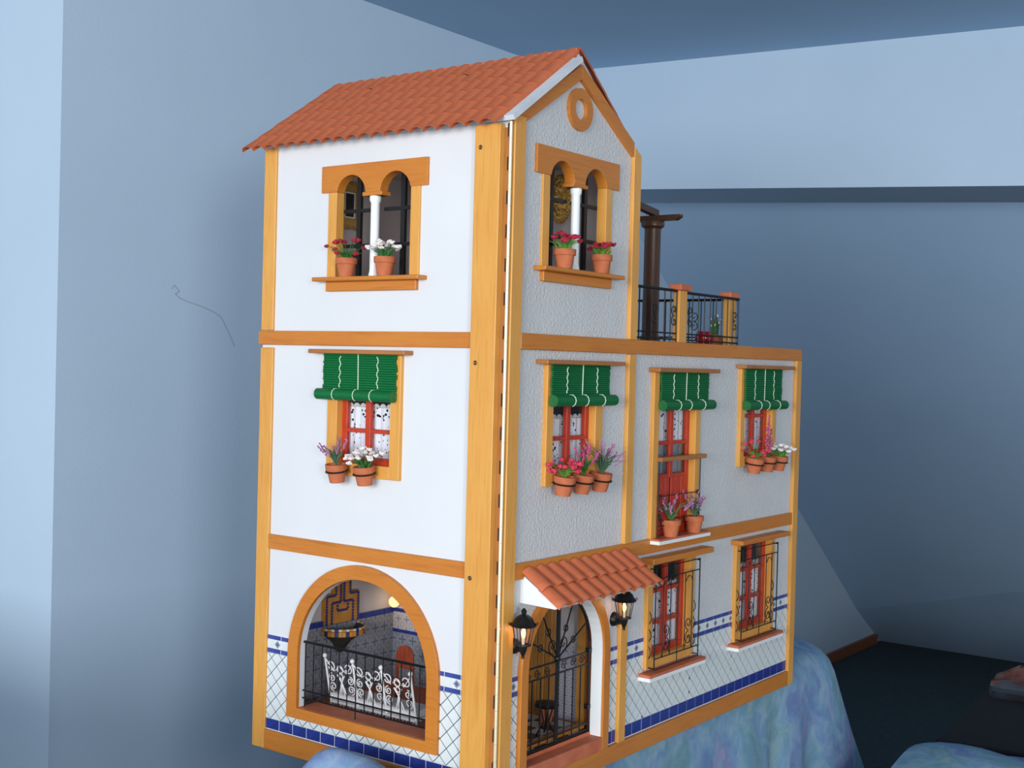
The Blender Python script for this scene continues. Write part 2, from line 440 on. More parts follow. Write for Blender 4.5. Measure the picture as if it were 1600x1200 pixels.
# --- front wall
DC, DR, DS = 0.1412, 0.0845, 0.155
door_hole = [(DC + DR, 0.040), (DC + DR, DS)] + arc(DC, DS, DR, 0, PI, 24)[1:] + [(DC - DR, 0.040)]
fh = [door_hole,
      [(0.0935, 0.3905), (0.1908, 0.3905), (0.1908, 0.5265), (0.0935, 0.5265)],
      [(0.3500, 0.2875), (0.4585, 0.2875), (0.4585, 0.5195), (0.3500, 0.5195)],
      [(0.6130, 0.3885), (0.7145, 0.3885), (0.7145, 0.5275), (0.6130, 0.5275)],
      [(0.3463, 0.117), (0.4540, 0.117), (0.4540, 0.2575), (0.3463, 0.2575)],
      [(0.6128, 0.111), (0.7240, 0.111), (0.7240, 0.2565), (0.6128, 0.2565)],
      [(0.0770, 0.6390), (0.2075, 0.6390), (0.2075, 0.779), (0.0770, 0.779)]]
fw = MB(FRONT); fw.prism([(0.001, 0.0), (0.822, 0.0), (0.822, 0.556), (0.2835, 0.556), (0.2835, 0.805), (0.1392, 0.892), (0.001, 0.804)], fh, -0.012, 0.0)
front_wall = fw.build('front_wall', 'stucco', house)
MB().box(0.01, 0.274, 0.393, 0.4015, 0.556, 0.80).build('rear_wall', 'inner_wall', house)
MB().box(0.01, 0.822, 0.385, 0.4015, 0.0, 0.556).build('rear_wall', 'inner_wall', house)
MB().box(0.274, 0.2835, 0.012, 0.4015, 0.556, 0.805).build('tower_wall', 'inner_wall', house)
MB().box(0.812, 0.8215, 0.012, 0.4015, 0.0, 0.556).build('end_wall', 'white', house)
MB().box(0.010, 0.812, 0.012, 0.386, 0.0, 0.045).build('ground_floor', 'floor_clay', house)
MB().box(0.010, 0.812, 0.012, 0.386, 0.270, 0.281).build('upper_floor', 'inner_wall', house)
MB().box(0.010, 0.812, 0.012, 0.386, 0.546, 0.556).build('attic_floor', 'inner_wall', house)
MB().box(0.2835, 0.822, 0.0, 0.4015, 0.556, 0.5595).build('terrace_floor', 'floor_clay', house)
pt = MB().box(0.2508, 0.262, 0.012, 0.386, 0.045, 0.270).build('partition', 'inner_wall', house)
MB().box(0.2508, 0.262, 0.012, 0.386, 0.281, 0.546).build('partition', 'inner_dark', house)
MB().box(0.010, 0.274, 0.012, 0.394, 0.7935, 0.7990).build('tower_ceiling', 'inner_wall', house)
# --- timber trim boards, left face
def board(T, a0, a1, z0, z1, d, mat, name='trim_board', d0=0.0, bev=0.0008):
    return MB(T).box(a0, a1, d0, d, z0, z1).build(name, mat, house, bevel=bev)
board(LEFT, 0.3837, 0.4074, 0.0, 0.5375, 0.004, 'wood_z')
board(LEFT, 0.3850, 0.4074, 0.5605, 0.803, 0.004, 'wood_z')
board(LEFT, 0.0430, 0.4105, 0.5414, 0.5600, 0.0055, 'orange_y')
board(LEFT, 0.0430, 0.3840, 0.2689, 0.2883, 0.0045, 'orange_y')
board(LEFT, 0.0430, 0.3840, 0.0, 0.0262, 0.0045, 'orange_y')
# --- corner board with screws
cb = MB().box(-0.0105, 0.0, 0.0061, 0.0431, 0.0, 0.8010).build('corner_board', 'wood_z', house, bevel=0.0008)
for z in (0.775, 0.524, 0.272):
    MB().lathe([(0.0028, 0), (0.0028, 0.0006), (0.0018, 0.0009), (0.0005, 0.0002)], (-0.0105, 0.034, z), 10, Matrix.Rotation(-PI / 2, 3, 'Y')).build('screw', 'screw', cb)
# --- piano hinge
hg = MB().box(-0.0012, -0.0002, -0.0005, 0.0058, 0.0, 0.797).build('hinge', 'brown_z', house)
kn = None; k = 0; z = 0.004
while z < 0.785:
    if kn is None:
        kn = MB().lathe([(0.0021, 0), (0.0021, 0.0192)], (0, 0, 0), 12).build('hinge_knuckle', 'brass', hg, smooth=True, off=(0, 0, 0))
        o = kn
        sl = MB().box(-0.0006, 0.0, -0.0010, 0.0006, 0.002, 0.0175).build('hinge_slot', 'dark_slot', hg, off=(0, 0, 0)); s_ = sl
    else:
        o = kn.copy(); COL.objects.link(o); o.parent = hg
        s_ = None
        if k % 2 == 0: s_ = sl.copy(); COL.objects.link(s_); s_.parent = hg
    o.location = (-0.0015, -0.0028, z)
    if s_: s_.location = (-0.0024, 0.0001, z)
    z += 0.0195; k += 1
# --- front face timber trim
board(FRONT, 0.0025, 0.0245, 0.0, 0.812, 0.006, 'wood_z')
board(FRONT, 0.0245, 0.8225, 0.5414, 0.5605, 0.006, 'orange_x')
board(FRONT, 0.0245, 0.8035, 0.2689, 0.2883, 0.005, 'orange_x')
board(FRONT, 0.0245, 0.8035, 0.0, 0.0235, 0.006, 'orange_x')
board(FRONT, 0.8030, 0.8225, 0.0, 0.5414, 0.006, 'wood_z')
board(FRONT, 0.2688, 0.2865, 0.2883, 0.5405, 0.006, 'wood_z')
board(FRONT, 0.2655, 0.2830, 0.0235, 0.2689, 0.006, 'wood_z')
MB(FRONT).prism([(0.2682, 0.5605), (0.2865, 0.5605), (0.2865, 0.805), (0.2682, 0.816)], [], 0.0, 0.006).build('trim_board', 'wood_z', house, bevel=0.0008)
MB(FRONT).prism([(0.0012, 0.8005), (0.0246, 0.8005), (0.0246, 0.8068), (0.1392, 0.8785), (0.1392, 0.8968), (0.0012, 0.8095)], [], 0.0, 0.0055).build('gable_board', 'orange_x', house, bevel=0.0006)
MB(FRONT).prism([(0.2682, 0.8010), (0.2682, 0.8195), (0.1394, 0.8968), (0.1394, 0.8785)], [], 0.0, 0.0055).build('gable_board', 'orange_x', house, bevel=0.0006)
# ring window
MB(FRONT).prism(arc(0.1405, 0.8415, 0.0262, 0, 2 * PI, 36)[:-1], [arc(0.1405, 0.8415, 0.0130, 0, 2 * PI, 30)[:-1]], 0.0, 0.005).build('round_window_ring', 'orange_x', house, bevel=0.0006)
# --- roof
def slope_frame(ax, az, ex, ez):
    n_ = Vector((ex - ax, 0, ez - az)); L_ = n_.length; s = n_ / L_
    up = Vector((0, 1, 0)).cross(s)
    if up.z < 0: up = -up
    return s, up, L_
def roof(ex, ez, y0, cols, pitch, rows, yb0, yb1, bex):
    s, up, L_ = slope_frame(0.139, 0.9125, ex, ez)
    A = Vector((0.139, 0, 0.9125))
    bl = L_ * (bex - 0.139) / (ex - 0.139)
    rb = MB()
    p0, p1 = A - up * 0.0005 + s * (0.016 if ex < 0 else 0.0), A - up * 0.0005 + s * bl
    q0, q1 = p0 - up * 0.0062, p1 - up * 0.0062
    vs = [tuple(p + Vector((0, y, 0))) for y in (yb0, yb1) for p in (p0, p1, q1, q0)]
    rb.add(vs, [(0, 1, 2, 3), (7, 6, 5, 4), (0, 4, 5, 1), (1, 5, 6, 2), (2, 6, 7, 3), (3, 7, 4, 0)])
    rb = rb.build('roof_board', 'grey_board', house)
    ul = MB(); p0, p1 = A, A + s * (bl - 0.002)
    vs = [tuple(p + Vector((0, y, 0)) + up * h) for y in (y0 + 0.003, y0 + cols * pitch) for p, h in ((p0, 0.0012), (p1, 0.0012), (p1, 0.0), (p0, 0.0))]
    ul.add(vs, [(0, 1, 2, 3), (7, 6, 5, 4), (0, 4, 5, 1), (1, 5, 6, 2), (2, 6, 7, 3), (3, 7, 4, 0)])
    ul.build('tile_underlay', 'tile_gap', rb)
    # one tile: barrel section along local x (down slope), y across, z normal
    ln = L_ / rows + 0.004; tm = MB(); na = 10
    vs = []
    for x, sc_, lift in ((0, 0.97, 0.0), (ln, 1.0, 0.0007)):
        for th in (0.0, 0.0009):
            for i in range(na + 1):
                a = PI * i / na
                yy = -math.cos(a) * (pitch * 0.498 * sc_) * (1 - th * 6); zz = math.sin(a) ** 0.8 * 0.0072 * sc_ - 0.0016 - th
                vs.append((x, yy, zz + lift))
    k = na + 1; fs = []
    for i in range(na):
        fs += [(k * 1 + i, k * 1 + i + 1, k * 3 + i + 1, k * 3 + i)[::-1], (i, i + 1, k * 2 + i + 1, k * 2 + i),
               (i, k + i, k + i + 1, i + 1), (k * 2 + i, k * 2 + i + 1, k * 3 + i + 1, k * 3 + i)]
    fs += [(0, k * 2, k * 3, k), (na, k + na, k * 3 + na, k * 2 + na)]
    tm.add(vs, fs)
    first = None
    for c in range(cols):
        jog = random.uniform(-0.004, 0.004)
        for r in range(rows):
            if first is None:
                o = first = tm.build('roof_tile', 'terracotta', rb, smooth=True, off=(0, 0, 0))
            else:
                o = first.copy(); COL.objects.link(o); o.parent = rb
            d = r * L_ / rows + (jog if 0 < r else 0) - (0.002 if r == 0 else 0)
            if r == rows - 1: d = L_ - ln + random.uniform(-0.0008, 0.0008)
            pos = A + s * d + up * (0.0012 + random.uniform(-0.0002, 0.0004)) + Vector((0, y0 + (c + 0.5) * pitch, 0))
            tw = random.uniform(-0.012, 0.012)
            yv = Vector((0, 1, 0)); xv = (s + yv * tw).normalized(); zv = up; yv = zv.cross(xv)
            mt = Matrix((xv, yv, zv)).transposed().to_4x4(); mt.translation = pos
            o.matrix_basis = mt
roof(-0.030, 0.7965, 0.000, 20, 0.0211, 6, -0.013, 0.408, -0.012)
roof(0.250, 0.827, -0.005, 20, 0.0211, 4, 0.001, 0.408, 0.245)
MB().tube([(0.139, 0.001, 0.9150), (0.139, 0.423, 0.9150)], 0.0035, 8).build('ridge_strip', 'terracotta', house)

# --- arched double windows on the top floor
def arched_window(T, c, zt, dz=0.0, ho=0.0, hw=0.0895, arch_c=(-0.0375, 0.0375), ar=0.0253):
    """c: centre along the wall; dz: height offset; everything measured from sill level 0.6285"""
    ax = GR[id(T)]
    z0 = 0.6285 + dz
    lz0, lz1, spr = 0.738 + dz + ho, 0.772 + dz + ho, 0.733 + dz + ho
    mpx = (lambda a, b, d: (a, d, b))
    pts = [(c - hw, lz0), (c - hw, lz1), (c + hw, lz1), (c + hw, lz0)]
    a2, a1 = c + arch_c[1], c + arch_c[0]
    out = pts + [(a2 + ar, lz0)] + arc(a2, spr, ar, math.asin(min(1, (lz0 - spr) / ar)), PI, 18) + [(a2 - ar - 0.0005, spr - 0.003), (a1 + ar + 0.0005, spr - 0.003)] + arc(a1, spr, ar, 0, PI - math.asin(min(1, (lz0 - spr) / ar)), 18) + [(a1 - ar, lz0)]
    b = MB(T); b.prism(out, [], -0.011, 0.0040, mpx)
    root = b.build('arched_window', 'orange_' + ax, house, bevel=0.0005)
    # jambs
    for s in (-1, 1):
        MB(T).box(c + s * 0.0628, c + s * 0.0775, -0.011, 0.0030, z0, lz0).build('jamb', 'wood_z', root, bevel=0.0005)
    MB(T).box(c - 0.0898, c + 0.0898, -0.011, 0.018, z0 - 0.0052, z0).build('sill', 'orange_' + ax, root, bevel=0.0008)
    MB(T).box(c - 0.0765, c + 0.0765, 0.0, 0.0060, z0 - 0.0175, z0 - 0.0052).build('apron', 'orange_' + ax, root, bevel=0.0008)
    # white column
    h = spr - 0.003 - z0
    cx = T(c, -0.002, z0)
    MB().lathe([(0.0068, 0), (0.0068, 0.003), (0.0060, 0.006), (0.0056, 0.010), (0.0056, h - 0.012), (0.0056, h - 0.009), (0.0072, h - 0.006), (0.0074, h - 0.001), (0.0066, h)], cx, 18).build('column', 'white_paint', root, smooth=True)
    cp = MB(T); cp.box(c - 0.0165, c + 0.0165, -0.012, 0.0050, spr - 0.003, spr + 0.002); cp.build('capital_block', 'orange_' + ax, root, bevel=0.0006)
    for s, acx in ((-1, a1), (1, a2)):
        MB(T).box(acx - 0.0034, acx + 0.0034, -0.016, -0.0115, z0, spr + ar + 0.004).build('window_bar', 'iron', root)
        for zz in (0.0412, 0.0860):
            lo, hi = sorted((c + s * 0.0070, c + s * 0.0660))
            MB(T).box(lo, hi, -0.0152, -0.0108, z0 + zz - 0.0022, z0 + zz + 0.0022).build('window_bar', 'iron', root)
    return root
arched_window(LEFT, 0.2097, 0)
arched_window(FRONT, 0.1430, 0, 0.0130, 0.0015, 0.0925)
# --- casement windows
def casement(T, a0, a1, zb, zt, i0, i1, ib, head, kind='window', rows=2, hd=0.018, hth=0.0055, mats=('wood_z', 'brown_'), sash_d=-0.004, frame_d=0.006, right_top=None, zmid=None, name='casement_window'):
    ax = GR[id(T)]
    # red sash
    b = MB(T); sw_ = 0.0085
    o = [(i0, ib), (i1, ib), (i1, zt), (i0, zt)]; h_ = [(i0 + sw_, ib + sw_), (i1 - sw_, ib + sw_), (i1 - sw_, zt - sw_), (i0 + sw_, zt - sw_)]
    b.prism(o, [h_], sash_d - 0.006, sash_d)
    root = b.build(name, 'red', house, bevel=0.0006)
    # timber surround
    jl = MB(T).box(a0, i0, -0.0105, frame_d, zb, zt).build('jamb', mats[0], root, bevel=0.0006)
    MB(T).box(i1, a1, -0.0105, frame_d, zb, zt).build('jamb', mats[0], root, bevel=0.0006)
    if ib - zb > 0.004: MB(T).box(i0, i1, -0.0105, frame_d, zb, ib).build('bottom_rail', 'wood_' + ax, root, bevel=0.0006)
    MB(T).box(head[0], head[1], 0.0, hd, head[2], head[3]).build('head_board', mats[1] + ax, root, bevel=0.0008)
    mc = (i0 + i1) / 2
    MB(T).box(mc - 0.0042, mc + 0.0042, sash_d - 0.0055, sash_d + 0.0008, ib + sw_, zt - sw_).build('muntin', 'red', root, bevel=0.0005)
    zs = zmid or [ib + (zt - ib) * (i + 1) / rows for i in range(rows - 1)]
    for zz in zs:
        MB(T).box(i0 + sw_, i1 - sw_, sash_d - 0.0055, sash_d + 0.0004, zz - 0.0026, zz + 0.0026).build('muntin', 'red', root, bevel=0.0005)
    lv = [ib + sw_] + list(zs) + [zt - sw_]
    for k in range(len(lv) - 1):
        for p, q in ((i0 + sw_, mc), (mc, i1 - sw_)):
            MB(T).box(p, q, sash_d - 0.0034, sash_d - 0.0026, lv[k], lv[k + 1]).build('pane', 'glass', root)
    return root
casement(LEFT, 0.1535, 0.2780, 0.3765, 0.531, 0.1697, 0.2605, 0.3925, (0.1386, 0.3032, 0.5312, 0.5366), zmid=[0.4345])
casement(FRONT, 0.0808, 0.2065, 0.3762, 0.5248, 0.0950, 0.1893, 0.3920, (0.0630, 0.2405, 0.5248, 0.5302), zmid=[0.4330])
fd = casement(FRONT, 0.3368, 0.4715, 0.2885, 0.5180, 0.3515, 0.4570, 0.2890, (0.3290, 0.5065, 0.5180, 0.5240), rows=3, zmid=[0.4185, 0.3720], name='french_window')
w4 = casement(FRONT, 0.6005, 0.7271, 0.3745, 0.5260, 0.6145, 0.7130, 0.3900, (0.5900, 0.7700, 0.5260, 0.5318), zmid=[0.4520])
lw1 = casement(FRONT, 0.3335, 0.4670, 0.1085, 0.2560, 0.3478, 0.4525, 0.1240, (0.3215, 0.4960, 0.2560, 0.2640), rows=3, hd=0.021, mats=('wood_z', 'orange_'), name='lower_window')
lw2 = casement(FRONT, 0.6000, 0.7371, 0.1035, 0.2555, 0.6143, 0.7225, 0.1190, (0.5900, 0.7620, 0.2555, 0.2625), rows=3, hd=0.021, mats=('wood_z', 'orange_'), name='lower_window')
# solid red boards in the lower part of the french window
for k in range(6):
    x0 = 0.3600 + k * 0.0147
    MB(FRONT).box(x0, x0 + 0.0138, -0.0085, -0.0032 + (0.0006 if k % 2 else 0), 0.2975, 0.3700).build('door_panel', 'red', fd, bevel=0.0006)
# french window balcony rail, bars and sill
MB(FRONT).box(0.3480, 0.4790, 0.0, 0.0140, 0.3945, 0.4005).build('hand_rail', 'brown_x', fd, bevel=0.0008)
MB(FRONT).box(0.3372, 0.4850, 0.0, 0.0200, 0.2815, 0.2862).build('sill_base', 'white_paint', fd)
MB(FRONT).box(0.3372, 0.4850, -0.004, 0.0200, 0.2862, 0.2890).build('sill_tile', 'floor_clay', fd)
def T2(T, path, d): return [T(a, d, z) for a, z in path]
for xx in (0.3502, 0.4690):
    MB().tube(T2(FRONT, [(xx, 0.289), (xx, 0.3945)], 0.0085), 0.0009, 6).build('balcony_bar', 'iron', fd)
    s = 1 if xx < 0.4 else -1
    sc_ = MB()
    sc_.tube(T2(FRONT, spiral(xx + s * 0.005, 0.318, 0.0048, 0.0012, PI / 2, s * 1.4), 0.0085), 0.0007, 5)
    sc_.tube(T2(FRONT, spiral(xx + s * 0.005, 0.345, 0.0048, 0.0012, -PI / 2, -s * 1.4), 0.0085), 0.0007, 5)
    stuff(sc_.build('scroll', 'iron', fd))
for zz in (0.3050, 0.3120, 0.3460):
    MB().tube(T2(FRONT, [(0.3502, zz), (0.4690, zz)], 0.0080), 0.0007, 5).build('balcony_bar', 'iron', fd)
# sills of the ground floor windows + iron grilles
def grille_window(root, a0, a1, sill, g0, g1, gz0, gz1):
    MB(FRONT).box(sill[0], sill[1], 0.0, 0.020, sill[2] - 0.0050, sill[2]).build('sill_base', 'white_paint', root)
    MB(FRONT).box(sill[0], sill[1], -0.003, 0.0203, sill[2], sill[2] + 0.0042).build('sill_tile', 'floor_clay', root)
    d = 0.0150; r = 0.0009
    gm = MB(); gm.tube(T2(FRONT, [(g0, gz0), (g1, gz0), (g1, gz1), (g0, gz1)], d), r * 1.15, 6, closed=True)
    g = gm.build('grille', 'iron', root)
    for zz in (gz1 - 0.0155, gz0 + 0.0150):
        MB().tube(T2(FRONT, [(g0, zz), (g1, zz)], d), r, 6).build('grille_bar', 'iron', root)
    mid = (g0 + g1) / 2
    for f in (0.17, 0.335, 0.5, 0.665, 0.83):
        x = g0 + (g1 - g0) * f
        z0_, z1_ = (gz0, gz1) if f == 0.5 else (gz0 + 0.015, gz1 - 0.0155)
        MB().tube(T2(FRONT, [(x, z0_), (x, z1_)], d), r * 0.85, 6).build('grille_bar', 'iron', root)
    for s in (-1, 1):
        sx = mid + s * 0.032
        b = MB()
        b.tube(T2(FRONT, spiral(sx, gz0 + 0.030, 0.0105, 0.002, PI / 2, s * 1.3), d), 0.0007, 5)
        b.tube(T2(FRONT, spiral(sx, gz0 + 0.051, 0.0095, 0.002, -PI / 2, -s * 1.3), d), 0.0007, 5)
        b.tube(T2(FRONT, [(sx - 0.012, gz0 + 0.016), (sx, gz0 + 0.034), (sx + 0.012, gz0 + 0.016)], d), 0.0006, 5)
        b.tube(T2(FRONT, arc(sx, gz1 - 0.030, 0.009, 0.2, PI - 0.2, 10), d), 0.0006, 5)
        stuff(b.build('scroll', 'iron', root))
    for x in (g0, g1):
        for zz in (gz0 + 0.002, gz1 - 0.002):
            MB().tube([FRONT(x, 0.0, zz), FRONT(x, d, zz)], r, 6).build('standoff', 'iron', root)
    b = MB()
    for x in (g0, g1):
        for j in range(3):
            b.tube([FRONT(x, 0.004 + 0.0055 * math.sin(t * PI / 6), gz0 + 0.012 + j * 0.024 + t * 0.0036) for t in range(7)], 0.0006, 5)
    stuff(b.build('side_scroll', 'iron', root))
grille_window(lw1, 0, 0, (0.3215, 0.4810, 0.1010), 0.3395, 0.4650, 0.1090, 0.2495)
grille_window(lw2, 0, 0, (0.5869, 0.7470, 0.0985), 0.6040, 0.7285, 0.1055, 0.2470)

# --- round headed opening on the ground floor (left face)
OR_ = 0.1290
ao = [(AC + OR_, 0.0520), (AC + OR_, AS)] + arc(AC, AS, OR_, 0, PI, 32)[1:] + [(AC - OR_, 0.0520)]
b = MB(LEFT); b.prism(ao, [arch_in], 0.0, 0.0060)
arch_sur = b.build('arch_surround', 'orange_y', house, bevel=0.0008)
MB(LEFT).box(AC - AR, AC + AR, -0.032, 0.002, 0.0610, 0.0662).build('arch_sill', 'floor_clay', arch_sur)
# iron balustrade inside the opening
bal = MB(); bal.tube([LEFT(AC - AR, -0.006, 0.1515), LEFT(AC + AR, -0.006, 0.1515)], 0.0019, 6)
bal = bal.build('balustrade', 'iron', house)
for zz in (0.0872, 0.0772):
    MB().tube([LEFT(AC - AR, -0.006, zz), LEFT(AC + AR, -0.006, zz)], 0.0012, 6).build('balustrade_rail', 'iron', bal)
for k in range(15):
    a = AC + AR - 0.004 - k * 0.0152
    z0_ = 0.0662 if k in (0, 6, 14) else 0.0772
    MB().tube([LEFT(a, -0.006, z0_), LEFT(a, -0.006, 0.1515)], 0.0009, 6).build('baluster', 'iron', bal)

# --- glazed tile dado (each tile a piece)
def clip(poly, a0, a1, z0, z1):
    def cut(P, f, inter):
        out = []
        for i in range(len(P)):
            p, q = P[i], P[(i + 1) % len(P)]
            if f(p): out.append(p)
            if f(p) != f(q): out.append(inter(p, q))
        return out
    def ia(v): return lambda p, q: (v, p[1] + (q[1] - p[1]) * (v - p[0]) / (q[0] - p[0]))
    def iz(v): return lambda p, q: (p[0] + (q[0] - p[0]) * (v - p[1]) / (q[1] - p[1]), v)
    for f, g in ((lambda p: p[0] >= a0, ia(a0)), (lambda p: p[0] <= a1, ia(a1)), (lambda p: p[1] >= z0, iz(z0)), (lambda p: p[1] <= z1, iz(z1))):
        poly = cut(poly, f, g)
        if len(poly) < 3: return None
    A_ = abs(sum(poly[i][0] * poly[(i + 1) % len(poly)][1] - poly[(i + 1) % len(poly)][0] * poly[i][1] for i in range(len(poly)))) / 2
    return poly if A_ > 1.2e-5 else None
def dado(T, rects, a_lo, a_hi, zb, skip_border=(), phase=0.0):
    """rects: clear (a0, a1, z0, z1) areas where tiles show"""
    root = None
    bk = MB(T); wk = MB(T)
    for a0, a1, z0, z1 in rects:
        lo, hi = max(z0, 0.0415), min(z1, 0.1295)
        if hi > lo: bk.box(a0, a1, 0.0, 0.0005, lo, hi)
        if z0 < 0.0415: wk.box(a0, a1, 0.0, 0.0005, z0, 0.0415)
        if z1 > 0.1295: wk.box(a0, a1, 0.0, 0.0005, 0.1295, z1)
    root = bk.build('tile_dado', 'grout', house)
    wk.build('white_bedding', 'white_grout', root)
    g = 0.00058; n = 0
    P = 0.0203
    ia0, ia1 = int((a_lo - phase) / P) - 1, int((a_hi - phase) / P) + 2
    def put(poly, name, mat, h=0.0009):
        ca = sum(p[0] for p in poly) / len(poly); czz = sum(p[1] for p in poly) / len(poly)
        c = T(ca, 0.0, czz)
        b_ = MB(T); b_.prism(poly, [], 0.0003, h)
        return b_.build(name, mat, root, loc=c)
    for i in range(ia0, ia1):
        for j in range(-1, 7):
            for h in (0, 1):
                ca = phase + (i + 0.5 * h) * P; cz_ = 0.0415 + (j + 0.5 * h) * P
                R_ = P / 2 - g * 1.3
                dm = [(ca - R_, cz_), (ca, cz_ - R_), (ca + R_, cz_), (ca, cz_ + R_)]
                for a0, a1, z0, z1 in rects:
                    q = clip(dm, a0, a1, max(z0, 0.0418), min(z1, 0.1292)) if min(z1, 0.1292) > max(z0, 0.0418) else None
                    if q: put(q, 'diamond_tile', 'tile_white'); n += 1
    W = 0.0256
    for i in range(int(a_lo / W) - 1, int(a_hi / W) + 2):
        a = i * W + phase * 0.4
        for a0, a1, z0, z1 in rects:
            def rc(p, q, zlo, zhi):
                return clip([(p, zlo), (q, zlo), (q, zhi), (p, zhi)], a0, a1, z0, z1)
            q = rc(a + g, a + W - g, zb, 0.0410)
            if q: put(q, 'base_tile', 'tile_blue', 0.0009)
            for zlo, zhi in ((0.1298, 0.1355), (0.1477, 0.1532)):
                q = rc(a + g, a + W - g, zlo, zhi)
                if q: put(q, 'border_tile', 'border_blue', 0.0009)
            for hh in (0, 1):
                q = rc(a + hh * W / 2 + 0.0003, a + (hh + 1) * W / 2 - 0.0003, 0.1359, 0.1473)
                if q: put(q, 'flower_tile', 'flower_tile' if hh == 0 and abs(q[0][0] - q[1][0]) > 0.009 else 'tile_white', 0.0009)
    return n
n1 = dado(LEFT, [(0.0431, AC - OR_ + 0.001, 0.0262, 0.1535), (AC + OR_ - 0.001, 0.3840, 0.0262, 0.1535), (AC - OR_ + 0.001, AC + OR_ - 0.001, 0.0262, 0.0525)], 0.04, 0.385, 0.0275)
n2 = dado(FRONT, [(0.0245, 0.0420, 0.0235, 0.1535), (0.2400, 0.2655, 0.0235, 0.1535), (0.2830, 0.3335, 0.0235, 0.1535),
                  (0.3335, 0.4670, 0.0235, 0.0960), (0.4670, 0.6000, 0.0235, 0.1535), (0.6000, 0.7371, 0.0235, 0.0935), (0.7371, 0.8030, 0.0235, 0.1535)], 0.02, 0.81, 0.0250, phase=0.004)
print('dado tiles', n1, n2)

# --- front door: surround, iron gate, threshold
DO = 0.0990
do = [(DC + DO, 0.0235), (DC + DO, DS)] + arc(DC, DS, DO, 0, PI, 28)[1:] + [(DC - DO, 0.0235)]
di = [(DC + DR, 0.0235), (DC + DR, DS)] + arc(DC, DS, DR, 0, PI, 24)[1:] + [(DC - DR, 0.0235)]
ring = di[1:-1]
poly = [do[0]] + do[1:-1] + [do[-1], di[-1]] + di[1:-1][::-1] + [di[0]]
b = MB(FRONT); b.prism(poly, [], 0.0, 0.0065)
door_sur = b.build('door_surround', 'orange_z', house, bevel=0.0008)
b = MB(FRONT); i2 = [(DC + DR - 0.0012, 0.041), (DC + DR - 0.0012, DS)] + arc(DC, DS, DR - 0.0012, 0, PI, 24)[1:] + [(DC - DR + 0.0012, 0.041)]
o2 = [(DC + DR, 0.041), (DC + DR, DS)] + arc(DC, DS, DR, 0, PI, 24)[1:] + [(DC - DR, 0.041)]
b.prism(o2 + i2[::-1], [], -0.013, 0.0035)
b.build('white_reveal', 'white_paint', door_sur)
MB(FRONT).box(DC - DR, DC + DR, -0.012, 0.0062, 0.0235, 0.0405).build('threshold', 'floor_clay', door_sur)
MB(FRONT).box(DC - DR, DC + DR, -0.030, -0.0225, 0.0405, 0.0530).build('threshold_board', 'orange_x', door_sur)
gd = -0.0155
GRr = 0.082
gp = [(DC + GRr, 0.0475), (DC + GRr, DS)] + arc(DC, DS, GRr, 0, PI, 28)[1:] + [(DC - GRr, 0.0475)]
b = MB(); b.tube(T2(FRONT, gp, gd), 0.0017, 6, closed=True)
gate = b.build('entrance_gate', 'iron', house)
MB().tube(T2(FRONT, [(DC + 0.008, 0.0475), (DC + 0.008, DS + GRr)], gd), 0.0030, 6).build('meeting_bar', 'iron', gate)
for zz in (0.1500, 0.1345, 0.0560):
    MB().tube(T2(FRONT, [(DC - GRr, zz), (DC + GRr, zz)], gd), 0.0014, 6).build('gate_rail', 'iron', gate)
for x in (-0.064, -0.046, -0.028, -0.010, 0.026, 0.044, 0.062):
    MB().tube(T2(FRONT, [(DC + x, 0.0475), (DC + x, 0.1345)], gd), 0.0010, 6).build('gate_bar', 'iron', gate)
hub = (DC + 0.008, 0.1530)
for ang in (28, 62, 118, 152):
    e = (DC + 0.004 + GRr * math.cos(math.radians(ang)), DS + GRr * math.sin(math.radians(ang)) - 0.002)
    MB().tube(T2(FRONT, [hub, e], gd), 0.0011, 6).build('gate_ray', 'iron', gate)
    mx_ = ((hub[0] + e[0]) / 2, (hub[1] + e[1]) / 2)
    MB().tube(T2(FRONT, arc(mx_[0], mx_[1], 0.0042, 0, 2 * PI, 12)[:-1], gd), 0.0009, 5, closed=True).build('gate_rosette', 'iron', gate)
b = MB()
for s in (-1, 1):
    for x in (0.018, 0.040, 0.060):
        b.tube(T2(FRONT, spiral(DC + 0.004 + s * x, 0.1423, 0.0062, 0.001, 0, s * 1.5), gd), 0.0007, 5)
    b.tube(T2(FRONT, spiral(DC + 0.008 + s * 0.012, 0.171, 0.010, 0.002, -PI / 2, s * 1.3), gd), 0.0008, 5)
stuff(b.build('gate_scroll', 'iron', gate))
for zz in (0.152, 0.078):
    MB(FRONT).box(DC + DR - 0.008, DC + DR, -0.0185, -0.0125, zz - 0.003, zz + 0.003).build('gate_latch', 'iron', gate)
MB().ball(FRONT(hub[0], gd, hub[1]), 0.0045, 8, 6).build('gate_boss', 'iron', gate)

# --- tiled canopy over the door
can = MB(FRONT).prism([(0.0, 0.2402), (0.0, 0.2740), (-0.053, 0.2395), (-0.050, 0.2386)], [], 0.0, 0.0, ) if False else None
cx0, cx1 = 0.0440, 0.2740
def wedge(x0, x1):
    b = MB(); pr = [(0.0, 0.2402), (0.0, 0.2722), (-0.0530, 0.2402), (-0.0510, 0.2388)]
    b.add([(x0, y, z) for y, z in pr] + [(x1, y, z) for y, z in pr], [(0, 1, 2, 3), (7, 6, 5, 4), (0, 4, 5, 1), (1, 5, 6, 2), (2, 6, 7, 3), (3, 7, 4, 0)])
    return b
canopy = wedge(cx0, cx0 + 0.006).build('canopy', 'white_paint', house)
wedge(cx1 - 0.010, cx1 - 0.004).build('canopy_bracket', 'white_paint', canopy)
b = MB(); pr = [(0.0, 0.2722), (0.0, 0.2752), (-0.0550, 0.2415), (-0.0535, 0.2400)]
